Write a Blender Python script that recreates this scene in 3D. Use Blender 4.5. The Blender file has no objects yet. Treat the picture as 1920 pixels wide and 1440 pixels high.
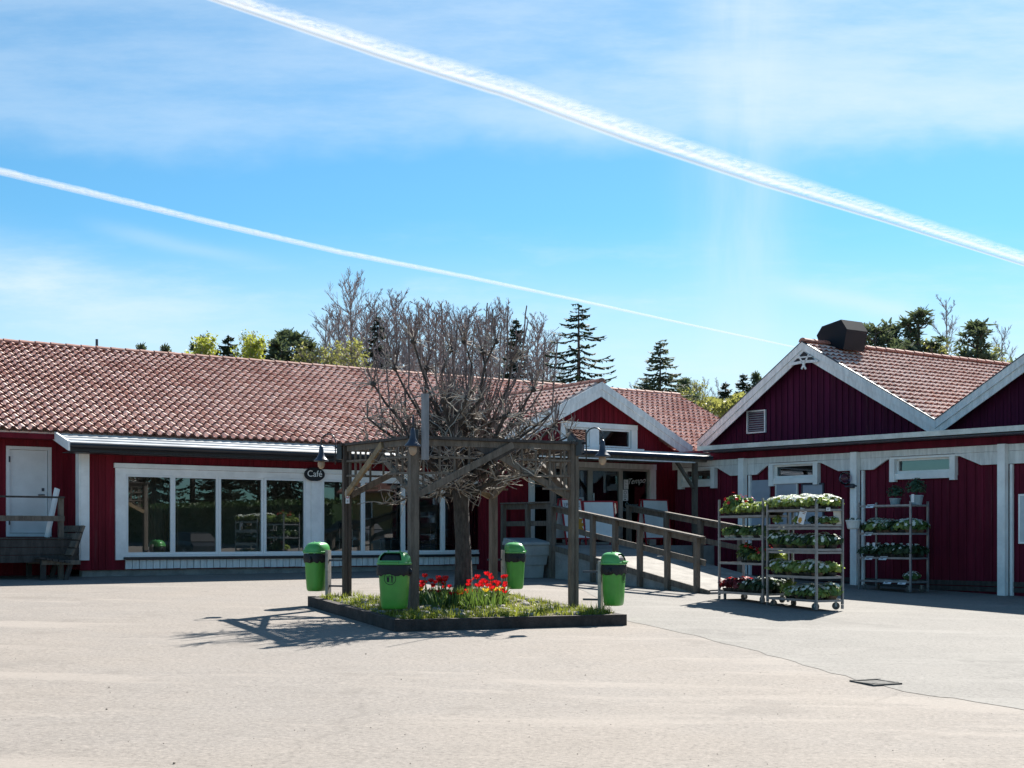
import bpy, math, random
from mathutils import Vector, Matrix
R = random.Random(11)
PI = math.pi
sc = bpy.context.scene
COL = sc.collection
Z = Vector((0, 0, 1))
# ---- picture geometry: pixel of the 1920 px photograph + depth -> world point
F, CX, HY, CAMZ = 2500.0, 960.0, 1005.0, 1.9
def P(px, py, Y): return Vector(((px - CX) / F * Y, Y, CAMZ + (HY - py) / F * Y))
def G(x, y):                                   # height of the gently rising yard
    return 0.03 * max(-12.0, min(y, 42.0)) - 0.018 * max(-16.0, min(x, 16.0)) + .075 * max(0.0, min(x, 50.0) - 20.0)  # unseen rise at far right is made up, mirrors bright pavement in the panes
def GP(px, py):
    a = (px - CX) / F
    Y = CAMZ / ((py - HY) / F + 0.03 - 0.018 * a)
    return Vector((a * Y, Y, G(a * Y, Y)))
class Frame:                                   # a facade: u along it, o outwards, z up
    def __init__(s, O, U, N): s.O, s.U, s.N = Vector(O), Vector(U).normalized(), Vector(N).normalized()
    def P(s, u, o, z): return s.O + s.U * u + s.N * o + Z * z
    def hit(s, px, py, o=0.0):
        d = Vector(((px - CX) / F, 1, (HY - py) / F))
        t = (o + s.N.dot(s.O)) / s.N.dot(d)
        p = d * t
        return (p - s.O).dot(s.U), CAMZ + p.z
LF = Frame((-9.234, 28.5, 0), (.8265, .563, 0), (.563, -.8265, 0))
RF = Frame((10.34, 28.1, 0), (.6624, -.7491, 0), (-.7491, -.6624, 0))

# ---- mesh builder
class MB:
    def __init__(s): s.v, s.f, s.m, s.uv = [], [], [], {}
    def add(s, p): s.v.append(Vector(p)); return len(s.v) - 1
    def face(s, idx, mi=0): s.f.append(tuple(idx)); s.m.append(mi)
    def poly(s, pts, mi=0): s.face([s.add(p) for p in pts], mi)
    def hexa(s, o, ex, ey, ez, mi=0):
        o = Vector(o); b = len(s.v)
        for k in range(8):
            s.v.append(o + (ex if k & 1 else Vector()) + (ey if k & 2 else Vector()) + (ez if k & 4 else Vector()))
        for q in ((0, 2, 3, 1), (4, 5, 7, 6), (0, 1, 5, 4), (2, 6, 7, 3), (0, 4, 6, 2), (1, 3, 7, 5)):
            s.face([b + i for i in q], mi)
    def box(s, c, sx, sy, sz, rz=0, mi=0):
        a = Vector((math.cos(rz), math.sin(rz), 0)); b = Vector((-math.sin(rz), math.cos(rz), 0))
        s.hexa(Vector(c) - a * sx / 2 - b * sy / 2 - Z * sz / 2, a * sx, b * sy, Z * sz, mi)
    def fbox(s, fr, u0, u1, o0, o1, z0, z1, mi=0):
        s.hexa(fr.P(u0, o0, z0), fr.U * (u1 - u0), fr.N * (o1 - o0), Z * (z1 - z0), mi)
    def bar(s, p, q, w, h, up=Z, mi=0):
        p, q = Vector(p), Vector(q); d = (q - p).normalized()
        a = d.cross(up)
        if a.length < 1e-4: a = d.cross(Vector((0, 1, 0)))
        a.normalize(); b = a.cross(d).normalized()
        s.hexa(p - a * w / 2 - b * h / 2, q - p, a * w, b * h, mi)
    def tube(s, pts, rad, n=6, mi=0, cap=True):
        pts = [Vector(p) for p in pts]
        if not isinstance(rad, (list, tuple)): rad = [rad] * len(pts)
        rings = []; ref = None
        for i, p in enumerate(pts):
            d = (pts[min(i + 1, len(pts) - 1)] - pts[max(i - 1, 0)]).normalized()
            if ref is None: ref = Z if abs(d.z) < .9 else Vector((1, 0, 0))
            a = d.cross(ref)
            if a.length < 1e-3: a = d.cross(Vector((.3, 1, .2)))
            a.normalize(); b = a.cross(d); ref = b.copy() if b.length > .1 else ref
            rings.append([s.add(p + (a * math.cos(2 * PI * k / n) + b * math.sin(2 * PI * k / n)) * rad[i]) for k in range(n)])
        for i in range(len(rings) - 1):
            for k in range(n):
                s.face((rings[i][k], rings[i][(k + 1) % n], rings[i + 1][(k + 1) % n], rings[i + 1][k]), mi)
        if cap and n > 3: s.face(rings[0][::-1], mi); s.face(rings[-1], mi)
    def lathe(s, c, prof, n=16, mi=0):
        c = Vector(c); rings = []
        for r, z in prof:
            rings.append([s.add(c + Vector((r * math.cos(2 * PI * k / n), r * math.sin(2 * PI * k / n), z))) for k in range(n)])
        for i in range(len(rings) - 1):
            for k in range(n):
                s.face((rings[i][k], rings[i][(k + 1) % n], rings[i + 1][(k + 1) % n], rings[i + 1][k]), mi)
        s.face(rings[0][::-1], mi); s.face(rings[-1], mi)
    def prism(s, pts, ext, mi=0):
        pts = [Vector(p) for p in pts]; ext = Vector(ext); n = len(pts)
        a = [s.add(p) for p in pts]; b = [s.add(p + ext) for p in pts]
        s.face(a[::-1], mi); s.face(b, mi)
        for k in range(n): s.face((a[k], a[(k + 1) % n], b[(k + 1) % n], b[k]), mi)
    def loft(s, rings, mi=0, caps=True):
        ids = [[s.add(p) for p in r] for r in rings]; n = len(ids[0])
        for i in range(len(ids) - 1):
            for k in range(n): s.face((ids[i][k], ids[i][(k + 1) % n], ids[i + 1][(k + 1) % n], ids[i + 1][k]), mi)
        if caps: s.face(ids[0][::-1], mi); s.face(ids[-1], mi)
    def text(s, string, size, o, ux, uz, mi=0, shear=0.0, depth=.004):
        cu = bpy.data.curves.new('t', 'FONT'); cu.body = string; cu.size = size; cu.align_x = 'CENTER'; cu.align_y = 'CENTER'
        cu.shear = shear; cu.extrude = depth / 2; cu.resolution_u = 4
        ob = bpy.data.objects.new('t', cu); COL.objects.link(ob)
        dg = bpy.context.evaluated_depsgraph_get()
        me = bpy.data.meshes.new_from_object(ob.evaluated_get(dg))
        ux, uz, o = Vector(ux), Vector(uz), Vector(o); un = ux.cross(uz); b = len(s.v)
        for v in me.vertices: s.v.append(o + ux * v.co.x + uz * v.co.y + un * v.co.z)
        for p in me.polygons: s.face([b + i for i in p.vertices], mi)
        bpy.data.meshes.remove(me); bpy.data.objects.remove(ob); bpy.data.curves.remove(cu)
    def build(s, name, mats, parent=None, smooth=False, fix=True, loc=None):
        o0 = wloc(parent) if parent else (Vector(loc) if loc is not None else Vector())
        me = bpy.data.meshes.new(name)
        me.from_pydata([tuple(v - o0) for v in s.v], [], s.f)
        if not isinstance(mats, (list, tuple)): mats = [mats]
        for m in mats: me.materials.append(m)
        if len(mats) > 1: me.polygons.foreach_set('material_index', s.m)
        if s.uv:
            l = me.uv_layers.new(name='UVMap'); dat = [0.0] * (2 * len(me.loops)); vi = [0] * len(me.loops)
            me.loops.foreach_get('vertex_index', vi)
            for i, v in enumerate(vi):
                t = s.uv.get(v, (0, 0)); dat[2 * i], dat[2 * i + 1] = t
            l.data.foreach_set('uv', dat)
        if fix and len(s.f) < 6000:
            import bmesh
            bm = bmesh.new(); bm.from_mesh(me); bmesh.ops.recalc_face_normals(bm, faces=bm.faces); bm.to_mesh(me); bm.free()
        if smooth: me.polygons.foreach_set('use_smooth', [True] * len(me.polygons))
        me.update()
        ob = bpy.data.objects.new(name, me); COL.objects.link(ob)
        if parent: ob.parent = parent
        else: ob.location = o0
        return ob
def wloc(o):
    v = Vector()
    while o is not None: v += o.location; o = o.parent
    return v
def tag(o, label=None, cat=None, group=None, kind=None):
    if label: o['label'] = label
    if cat: o['category'] = cat
    if group: o['group'] = group
    if kind: o['kind'] = kind
    return o
def thing(name, label, cat, loc=(0, 0, 0), group=None, rz=0):
    o = bpy.data.objects.new(name, None); COL.objects.link(o); o.empty_display_size = .2
    o.location = loc; o.rotation_euler = (0, 0, rz)
    return tag(o, label, cat, group)
def part_label(o, label): o['label'] = label; return o
def copy_tree(o, parent=None):
    c = o.copy(); COL.objects.link(c)
    if parent: c.parent = parent
    for ch in list(o.children): copy_tree(ch, c)
    return c
def dup(o, loc, rz=0, label=None, group=None, scale=None):
    c = copy_tree(o); c.location = loc; c.rotation_euler = (0, 0, rz)
    if scale: c.scale = scale if not isinstance(scale, (int, float)) else (scale,) * 3
    if label: c['label'] = label
    if group: c['group'] = group
    return c

# ---- materials
class N:
    def __init__(s, tree): s.t = tree; s.n = tree.nodes; s.l = tree.links
    def node(s, typ, **kw):
        n = s.n.new(typ)
        for k, v in kw.items():
            if hasattr(n, k): setattr(n, k, v)
        return n
    def set(s, sock, v):
        if isinstance(v, bpy.types.NodeSocket): s.l.new(v, sock)
        else: sock.default_value = v
    def math(s, op, a, b=0.0, c=None, clamp=False):
        n = s.n.new('ShaderNodeMath'); n.operation = op; n.use_clamp = clamp
        s.set(n.inputs[0], a); s.set(n.inputs[1], b)
        if c is not None: s.set(n.inputs[2], c)
        return n.outputs[0]
    def mix(s, fac, a, b, blend='MIX'):
        n = s.n.new('ShaderNodeMix'); n.data_type = 'RGBA'; n.blend_type = blend
        s.set(n.inputs[0], fac); s.set(n.inputs[6], a); s.set(n.inputs[7], b)
        return n.outputs[2]
    def noise(s, vec, scale, detail=3, rough=.55, out=0):
        n = s.n.new('ShaderNodeTexNoise'); n.inputs['Scale'].default_value = scale
        n.inputs['Detail'].default_value = detail; n.inputs['Roughness'].default_value = rough
        if vec is not None: s.l.new(vec, n.inputs['Vector'])
        return n.outputs[out]
    def remap(s, v, a, b, c=0.0, d=1.0, smooth=True):
        n = s.n.new('ShaderNodeMapRange'); n.interpolation_type = 'SMOOTHSTEP' if smooth else 'LINEAR'
        s.set(n.inputs[0], v)
        for i, x in enumerate((a, b, c, d)): s.set(n.inputs[i + 1], x)
        return n.outputs[0]
    def mapping(s, vec, scale=(1, 1, 1), rot=(0, 0, 0)):
        n = s.n.new('ShaderNodeMapping'); n.inputs['Scale'].default_value = scale; n.inputs['Rotation'].default_value = rot
        s.l.new(vec, n.inputs['Vector']); return n.outputs[0]
def c4(c): return (c[0], c[1], c[2], 1.0)
def new_mat(name):
    m = bpy.data.materials.new(name); m.use_nodes = True
    return m, N(m.node_tree), m.node_tree.nodes['Principled BSDF']
MATS = {}
def mat(name, col, rough=.6, var=.12, scale=6.0, bump=0.0, stretch=(1, 1, 1), rot=0.0, metal=0.0, spec=.4, col2=None, fine=0.0, transl=0.0, boards=0.0):
    if name in MATS: return MATS[name]
    m, n, b = new_mat(name)
    tc = n.node('ShaderNodeTexCoord').outputs['Object']
    v = n.mapping(tc, stretch, (0, 0, rot))
    f = n.noise(v, scale, 5, .6)
    c2 = col2 if col2 else tuple(x * (1 - 2.2 * var) for x in col)
    c1 = col if col2 else tuple(min(1, x * (1 + 1.2 * var)) for x in col)
    cc = n.mix(n.remap(f, .3, .7), c4(c2), c4(c1))
    if fine:
        g = n.noise(v, scale * 9, 3, .6)
        cc = n.mix(fine, cc, n.mix(n.remap(g, .35, .65), c4(tuple(x * .45 for x in col)), c4(col)))
    if boards:
        s_ = n.node('ShaderNodeSeparateXYZ'); n.l.new(n.mapping(tc, (1, 1, 1), (0, 0, rot)), s_.inputs[0])
        wn = n.node('ShaderNodeTexWhiteNoise'); wn.noise_dimensions = '1D'; n.l.new(n.math('FLOOR', n.math('DIVIDE', s_.outputs[0], boards)), wn.inputs['W'])
        cc = n.mix(n.math('MULTIPLY', wn.outputs['Value'], .42), cc, c4(tuple(x * .35 + .004 for x in col)))
        cc = n.mix(n.remap(n.noise(v, scale * .6, 5, .7), .58, .72, 0, .16), cc, (.20, .14, .13, 1))
    n.l.new(cc, b.inputs['Base Color'])
    b.inputs['Roughness'].default_value = rough; b.inputs['Metallic'].default_value = metal
    b.inputs['Specular IOR Level'].default_value = spec
    if bump:
        bp = n.node('ShaderNodeBump'); bp.inputs['Strength'].default_value = bump; bp.inputs['Distance'].default_value = .02
        n.l.new(n.noise(v, scale * 5, 4, .65), bp.inputs['Height']); n.l.new(bp.outputs[0], b.inputs['Normal'])
    if transl:
        out = n.n['Material Output']; t = n.node('ShaderNodeBsdfTranslucent'); mx = n.node('ShaderNodeMixShader')
        n.l.new(cc, t.inputs['Color']); mx.inputs[0].default_value = transl
        n.l.new(b.outputs[0], mx.inputs[1]); n.l.new(t.outputs[0], mx.inputs[2]); n.l.new(mx.outputs[0], out.inputs[0])
    MATS[name] = m; return m
def glass(name, tint, ior=1.8):
    if name in MATS: return MATS[name]
    m, n, b = new_mat(name); n.n.remove(b); out = n.n['Material Output']
    t = n.node('ShaderNodeBsdfTransparent'); t.inputs[0].default_value = c4(tint)
    g = n.node('ShaderNodeBsdfGlossy'); g.inputs['Roughness'].default_value = 0.004; g.inputs[0].default_value = (.92, .96, 1, 1)
    fr = n.node('ShaderNodeFresnel'); fr.inputs[0].default_value = ior
    mx = n.node('ShaderNodeMixShader')
    n.l.new(fr.outputs[0], mx.inputs[0]); n.l.new(t.outputs[0], mx.inputs[1]); n.l.new(g.outputs[0], mx.inputs[2]); n.l.new(mx.outputs[0], out.inputs[0])
    MATS[name] = m; return m
ANG_L = math.atan2(LF.U.y, LF.U.x); ANG_R = math.atan2(RF.U.y, RF.U.x)
red_l = mat('red_boards', (.205, .017, .030), .75, .12, 1.6, .15, (5, 5, .35), -ANG_L, spec=.12, fine=.12, boards=.145)
red_r = mat('red_boards_shop', (.155, .015, .036), .75, .14, 1.6, .15, (5, 5, .35), -ANG_R, spec=.12, fine=.12, boards=.2)
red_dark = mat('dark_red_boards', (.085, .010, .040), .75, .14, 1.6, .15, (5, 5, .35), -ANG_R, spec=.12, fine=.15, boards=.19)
white = mat('white_paint', (.89, .89, .89), .5, .05, 2.5, .08, fine=.04)
white_worn = mat('worn_white_paint', (.78, .79, .79), .55, .08, 3, .15, (4, 4, .6), fine=.10)
pvc = mat('white_window_plastic', (.82, .83, .84), .32, .02, 3)
black_metal = mat('black_metal', (.018, .02, .026), .4, .1, 5, spec=.5)
dark_metal = mat('dark_blue_metal', (.03, .038, .06), .38, .1, 5, spec=.5)
grey_metal = mat('galvanised_steel', (.42, .44, .46), .38, .12, 12, metal=.75)
tin_roof = mat('pale_tin_roof', (.55, .56, .57), .42, .1, 1.5, .05, metal=.3, fine=.05)
concrete = mat('concrete', (.30, .29, .28), .9, .14, 3, .3, fine=.2)
wood_grey = mat('weathered_grey_wood', (.155, .13, .108), .85, .22, 2.2, .5, (6, 6, 1), fine=.35)
wood_dark = mat('dark_weathered_wood', (.062, .055, .053), .85, .22, 2.5, .5, (5, 5, 1), fine=.3)
wood_tan = mat('tan_wood', (.27, .20, .12), .8, .2, 2.5, .4, (2, 2, 2), fine=.3)
kerb_wood = mat('dark_kerb_timber', (.055, .045, .042), .9, .25, 5, .6, fine=.3)
glass_win = glass('window_glass', (.72, .76, .76), 2.3)
glass_green = glass('green_glass', (.16, .34, .28), 1.5)
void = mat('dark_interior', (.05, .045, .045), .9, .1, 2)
black_paint = mat('black_paint', (.008, .008, .012), .5, .05, 4)
# ---- camera
cam_d = bpy.data.cameras.new('camera'); cam = bpy.data.objects.new('camera', cam_d); COL.objects.link(cam)
cam_d.sensor_width = 36; cam_d.lens = F / 1920 * 36; cam_d.shift_y = (HY - 720) / 1920
cam_d.clip_start = .1; cam_d.clip_end = 30000
cam.location = (0, 0, CAMZ); cam.rotation_euler = (PI / 2, 0, 0)
sc.camera = cam
# ---- light
SUN = Vector((1.35, 2.6, 2.65)).normalized()
sl = bpy.data.lights.new('sun', 'SUN'); sl.energy = 5.0; sl.angle = math.radians(.5); sl.color = (1, .955, .88)
so = bpy.data.objects.new('sun', sl); COL.objects.link(so); so.rotation_euler = SUN.to_track_quat('Z', 'Y').to_euler(); so.location = (20, 40, 60)
w = bpy.data.worlds.new('World'); sc.world = w; w.use_nodes = True
n = N(w.node_tree); bg = n.n['Background']
sky = n.node('ShaderNodeTexSky'); sky.sky_type = 'NISHITA'; sky.sun_disc = False
sky.sun_elevation = math.asin(SUN.z); sky.sun_rotation = math.atan2(SUN.x, SUN.y)
sky.air_density = 1.0; sky.dust_density = .25; sky.ozone_density = 2.5; sky.altitude = 100
tc = n.node('ShaderNodeTexCoord').outputs['Generated']
sp = n.node('ShaderNodeSeparateXYZ'); n.l.new(tc, sp.inputs[0])
dy = n.math('MAXIMUM', sp.outputs[1], .12)
a = n.math('DIVIDE', sp.outputs[0], dy); b = n.math('DIVIDE', sp.outputs[2], dy)
cb = n.node('ShaderNodeCombineXYZ'); n.l.new(a, cb.inputs[0]); n.l.new(b, cb.inputs[1])
vec = cb.outputs[0]
nz_soft = n.noise(n.mapping(vec, (5, 9, 1)), 1.0, 5, .55)
nz_streak = n.noise(n.mapping(vec, (5, 22, 1), (0, 0, .10)), 1.0, 7, .66)
nz_vert = n.noise(n.mapping(vec, (28, 5, 1)), 1.0, 5, .6)
nz_warp = n.math('MULTIPLY', n.math('SUBTRACT', nz_soft, .5), .10)
def gauss(x, w_):
    t = n.math('DIVIDE', x, w_); return n.math('POWER', 2.718, n.math('MULTIPLY', n.math('MULTIPLY', t, t), -1.0))
def px_a(x): return (x - CX) / F
def px_b(y): return (HY - y) / F
def line_d(x0, y0, x1, y1):
    ax, ay, bx, by = px_a(x0), px_b(y0), px_a(x1), px_b(y1); L = math.hypot(bx - ax, by - ay)
    nx, ny = -(by - ay) / L, (bx - ax) / L
    d = n.math('ADD', n.math('MULTIPLY', n.math('SUBTRACT', a, ax), nx), n.math('MULTIPLY', n.math('SUBTRACT', b, ay), ny))
    t = n.math('ADD', n.math('MULTIPLY', n.math('SUBTRACT', a, ax), (bx - ax) / L / L), n.math('MULTIPLY', n.math('SUBTRACT', b, ay), (by - ay) / L / L))
    return n.math('ADD', d, n.math('MULTIPLY', nz_warp, .25)), t
bw = n.math('ADD', b, nz_warp)
# high veil, thicker to the right
veil = n.math('MULTIPLY', n.remap(bw, px_b(310), px_b(215)), n.remap(a, -.36, .30, .34, .60))
veil = n.math('MULTIPLY', veil, n.remap(nz_streak, .25, .70, .35, 1.0))
# upright band
vc = n.math('SUBTRACT', a, n.math('ADD', px_a(1395), n.math('MULTIPLY', nz_warp, .3)))
vert = n.math('MULTIPLY', gauss(vc, .034), n.remap(b, px_b(640), px_b(420), .55, 1.0))
vert = n.math('MULTIPLY', vert, n.remap(nz_vert, .25, .7, .18, .46))
d1, t1 = line_d(-150, 480, 420, 620)
st1 = n.math('MULTIPLY', n.math('MULTIPLY', gauss(d1, .024), n.remap(t1, 1.2, .3, 0, .72)), n.remap(nz_streak, .3, .65, .35, 1))
d2, t2 = line_d(1440, 545, 1720, 592)
st2 = n.math('MULTIPLY', n.math('MULTIPLY', gauss(d2, .008), n.math('MULTIPLY', n.remap(t2, -.1, .3), n.remap(t2, 1.15, .8))), .42)
d3, t3 = line_d(180, 425, 520, 500)
st3 = n.math('MULTIPLY', n.math('MULTIPLY', gauss(d3, .006), n.math('MULTIPLY', n.remap(t3, -.2, .3), n.remap(t3, 1.2, .5))), .22)
d4, t4 = line_d(1250, 190, 2000, 170)
st4 = n.math('MULTIPLY', n.math('MULTIPLY', gauss(d4, .020), n.remap(t4, -.1, .5)), n.remap(nz_soft, .3, .7, .15, .5))
hor = n.remap(b, px_b(400), px_b(740), 0.0, .64)
low = n.math('MULTIPLY', n.remap(nz_streak, .45, .75), n.math('MULTIPLY', n.remap(b, px_b(380), px_b(540)), .34))
clear = 1.0
for q in (veil, vert, st1, st2, st3, st4, hor, low):
    clear = n.math('MULTIPLY', clear, n.math('SUBTRACT', 1.0, q))
cloud = n.math('MULTIPLY', n.math('SUBTRACT', 1.0, clear, clamp=True), n.math('MULTIPLY', n.remap(sp.outputs[1], .1, .4, .25, 1), n.remap(b, .55, 1.1, 1, .5)))
hs = n.node('ShaderNodeHueSaturation'); hs.inputs['Hue'].default_value = .5; hs.inputs['Saturation'].default_value = 1.0; hs.inputs['Value'].default_value = 1.0
n.l.new(sky.outputs[0], hs.inputs['Color'])
SKYC = (6.6, 7.7, 8.6, 1)
n.l.new(n.mix(cloud, n.mix(1.0, hs.outputs[0], (.52, .98, 1.10, 1), 'MULTIPLY'), SKYC), bg.inputs['Color'])
bg.inputs['Strength'].default_value = .05
sc.view_settings.view_transform = 'Standard'; sc.view_settings.look = 'None'
sc.view_settings.exposure = 1.35; sc.view_settings.gamma = 1
sc.cycles.max_bounces = 6; sc.cycles.transparent_max_bounces = 24; sc.cycles.use_denoising = True
sc.cycles.diffuse_bounces = 3; sc.cycles.glossy_bounces = 3; sc.cycles.caustics_reflective = False; sc.cycles.caustics_refractive = False
# ---- contrails: long lens-shaped trails of ice cloud at one height
def contrail_mat(name, wispy):
    m, n, b_ = new_mat(name); n.n.remove(b_); out = n.n['Material Output']
    uv = n.node('ShaderNodeTexCoord').outputs['UV']
    s_ = n.node('ShaderNodeSeparateXYZ'); n.l.new(uv, s_.inputs[0])
    along, acr = s_.outputs[0], s_.outputs[1]           # metres / 20, -1..1
    nz = n.noise(n.mapping(uv, (1.5, 1.3, 1)), 1.6, 7, .68)
    nz2 = n.noise(n.mapping(uv, (.5, .8, 1)), 1.0, 3, .5)
    ab = n.math('ABSOLUTE', acr)
    edge = n.remap(n.math('ADD', ab, n.math('MULTIPLY', n.math('SUBTRACT', nz, .5), 2.2)), .15, .95, 1, 0)
    core = n.remap(n.math('ABSOLUTE', n.math('ADD', acr, .45)), .0, .34, 1, 0)
    body = n.math('MULTIPLY', edge, n.remap(nz, .36, .62, wispy * .6, 1))
    al = n.math('MAXIMUM', n.math('MULTIPLY', body, n.remap(nz2, .2, .8, .55, .95)), n.math('MULTIPLY', core, .92 if wispy < .5 else .5))
    al = n.math('MULTIPLY', al, n.remap(acr, -.94, -.70, 0, 1), clamp=True)
    al = n.math('MULTIPLY', al, .76)
    t = n.node('ShaderNodeBsdfTransparent'); tr = n.node('ShaderNodeBsdfTranslucent'); tr.inputs[0].default_value = (.58, .58, .58, 1)
    df = n.node('ShaderNodeBsdfDiffuse'); df.inputs[0].default_value = (.58, .58, .58, 1)
    m2 = n.node('ShaderNodeMixShader'); m2.inputs[0].default_value = .35
    n.l.new(tr.outputs[0], m2.inputs[1]); n.l.new(df.outputs[0], m2.inputs[2])
    mx = n.node('ShaderNodeMixShader'); n.l.new(al, mx.inputs[0]); n.l.new(t.outputs[0], mx.inputs[1]); n.l.new(m2.outputs[0], mx.inputs[2])
    n.l.new(mx.outputs[0], out.inputs[0]); return m
def contrail(path, alt, label, wispy):
    pts = []
    for (x, y, wpx) in path:
        Y = alt * F / (HY - y); pts.append((P(x, y, Y), wpx * Y / F))
    mb = MB(); k = 8; run = 0; rings = []
    dense = []
    for i in range(len(pts) - 1):
        for j in range(12):
            f = j / 12; dense.append((pts[i][0].lerp(pts[i + 1][0], f), pts[i][1] * (1 - f) + pts[i + 1][1] * f))
    dense.append(pts[-1])
    for i, (p, wd) in enumerate(dense):
        d = (dense[min(i + 1, len(dense) - 1)][0] - dense[max(i - 1, 0)][0]); d.z = 0
        if i: run += (p - dense[i - 1][0]).length
        # across direction: level, square to the line of sight so that the trail keeps its width
        s_ = Z.cross(d).normalized()
        view = Vector((p.x, p.y, p.z - CAMZ)).normalized()
        fs = max(.12, (s_ - view * s_.dot(view)).cross(d.normalized()).length)
        hw = wd / 2 / max(.15, abs((s_ - view * s_.dot(view)).length)) if False else wd / 2 / fs
        th = wd * .10
        ring = []
        for q in range(k + 1):
            t = -1 + 2 * q / k; vtx = mb.add(p + s_ * hw * t - Z * th * math.sqrt(max(0, 1 - t * t))); mb.uv[vtx] = (run / 60, -t); ring.append(vtx)
        top = []
        for q in range(1, k):
            t = 1 - 2 * q / k; vtx = mb.add(p + s_ * hw * t + Z * th * math.sqrt(max(0, 1 - t * t))); mb.uv[vtx] = (run / 60, -t); top.append(vtx)
        rings.append(ring + top)
    for i in range(len(rings) - 1):
        m_ = len(rings[i])
        for q in range(m_): mb.face((rings[i][q], rings[i][(q + 1) % m_], rings[i + 1][(q + 1) % m_], rings[i + 1][q]))
    o = mb.build('contrail', contrail_mat('contrail_' + str(len(path)), wispy), smooth=True, loc=dense[0][0])
    tag(o, label, 'contrail')
contrail([(250, -62, 36), (480, 14, 44), (720, 93, 54), (960, 167, 62), (1200, 253, 72), (1440, 333, 72), (1680, 408, 62), (1980, 505, 54)], 900,
         'broad frayed white contrail crossing the upper sky from top left to right', .25)
contrail([(-120, 292, 23), (150, 357, 23), (400, 418, 22), (640, 473, 20), (880, 520, 17), (1080, 562, 14), (1280, 606, 11), (1495, 652, 8)], 900.5,
         'thin smooth white contrail sinking from the left edge towards the dark roof hood', .7)
# ---- ground: worn pale asphalt, one sheet to the horizon
def asphalt(name, warm, cool, seed):
    m, n, b = new_mat(name)
    tc = n.node('ShaderNodeTexCoord').outputs['Object']
    v = n.mapping(tc, (1, 1, 1), (0, 0, seed))
    big = n.noise(v, .22, 4, .6); mid = n.noise(v, 1.3, 5, .65); fine = n.noise(v, 70, 3, .7); grit = n.noise(v, 210, 2, .6)
    cc = n.mix(n.remap(big, .35, .65), c4(warm), c4(cool))
    cc = n.mix(n.remap(mid, .42, .72, 0, .28), cc, c4(tuple(x * .72 for x in warm)))
    cc = n.mix(n.remap(mid, .42, .25, 0, .25), cc, c4(tuple(min(1, x * 1.22) for x in warm)))
    cc = n.mix(n.remap(fine, .48, .72, 0, .30), cc, c4(tuple(x * .5 for x in warm)))
    cc = n.mix(n.remap(grit, .60, .74, 0, .45), cc, c4(tuple(min(1, x * 1.6) for x in warm)))
    cc = n.mix(n.remap(grit, .40, .28, 0, .45), cc, c4(tuple(x * .35 for x in warm)))
    spk = n.noise(v, 24, 4, .75); cc = n.mix(n.remap(spk, .50, .66, 0, .62), cc, c4(tuple(x * .52 for x in warm))); cc = n.mix(n.remap(spk, .47, .34, 0, .60), cc, c4(tuple(min(1, x * 1.32) for x in warm)))
    st = n.noise(n.mapping(tc, (.25, 1.4, 1), (0, 0, .5)), .9, 5, .65); cc = n.mix(n.remap(st, .52, .66, 0, .45), cc, c4(tuple(min(1, x * 1.3) for x in warm)))
    sp2 = n.noise(v, .55, 5, .7); cc = n.mix(n.remap(sp2, .58, .66, 0, .34), cc, c4(tuple(x * .62 for x in warm)))
    # old tar seams: thin winding dark lines
    wv = n.noise(v, .5, 4, .6, 1)
    vv = n.node('ShaderNodeVectorMath'); vv.operation = 'ADD'; n.l.new(v, vv.inputs[0]); n.l.new(wv, vv.inputs[1])
    vo = n.node('ShaderNodeTexVoronoi'); vo.feature = 'DISTANCE_TO_EDGE'; vo.inputs['Scale'].default_value = .17; n.l.new(vv.outputs[0], vo.inputs['Vector'])
    crack = n.math('MULTIPLY', n.remap(vo.outputs['Distance'], .0, .006, 1, 0), n.remap(n.noise(v, .35, 2), .5, .62, 0, .22))
    cc = n.mix(crack, cc, c4(tuple(x * .4 for x in warm)))
    n.l.new(cc, b.inputs['Base Color']); b.inputs['Roughness'].default_value = .92; b.inputs['Specular IOR Level'].default_value = .25
    bp = n.node('ShaderNodeBump'); bp.inputs['Strength'].default_value = .35; bp.inputs['Distance'].default_value = .012
    n.l.new(n.math('ADD', fine, n.math('MULTIPLY', mid, 2.0)), bp.inputs['Height']); n.l.new(bp.outputs[0], b.inputs['Normal'])
    return m
asph = asphalt('worn_asphalt', (.236, .208, .182), (.218, .198, .18), .3)
asph2 = asphalt('grey_asphalt', (.205, .194, .178), (.222, .208, .19), 1.1)
def ground_sheet(name, xs, ys, m, dz=0.0):
    mb = MB(); ids = [[mb.add((x, y, G(x, y) + dz)) for x in xs] for y in ys]
    for j in range(len(ys) - 1):
        for i in range(len(xs) - 1): mb.face((ids[j][i], ids[j][i + 1], ids[j + 1][i + 1], ids[j + 1][i]))
    return tag(mb.build(name, m), kind='structure')
ground_sheet('ground', [-3000, -400, -100, -40, -16, -8, 0, 8, 16, 20, 30, 50, 100, 400, 3000], [-3000, -400, -80, -12, 0, 10, 20, 30, 42, 60, 120, 400, 3000], asph)
patch = [GP(*p) for p in [(1060, 1092), (1120, 1120), (1172, 1163), (1300, 1192), (1420, 1222), (1560, 1262), (1700, 1298), (1830, 1316), (2300, 1400)]]
patch += [Vector((16, 14, 0)), Vector((16, 24, 0)), Vector((9, 33.4, 0)), Vector((2.2, 33.4, 0))]
mb = MB(); cen = Vector((5.0, 26.0, 0)); k0 = mb.add((cen.x, cen.y, G(cen.x, cen.y) + .004))
dense = []
for i, p in enumerate(patch):
    q = patch[(i + 1) % len(patch)]
    for j in range(6):
        t = p.lerp(q, j / 6); t.x += R.uniform(-.03, .03); t.y += R.uniform(-.05, .05); dense.append(mb.add((t.x, t.y, G(t.x, t.y) + .004)))
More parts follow.
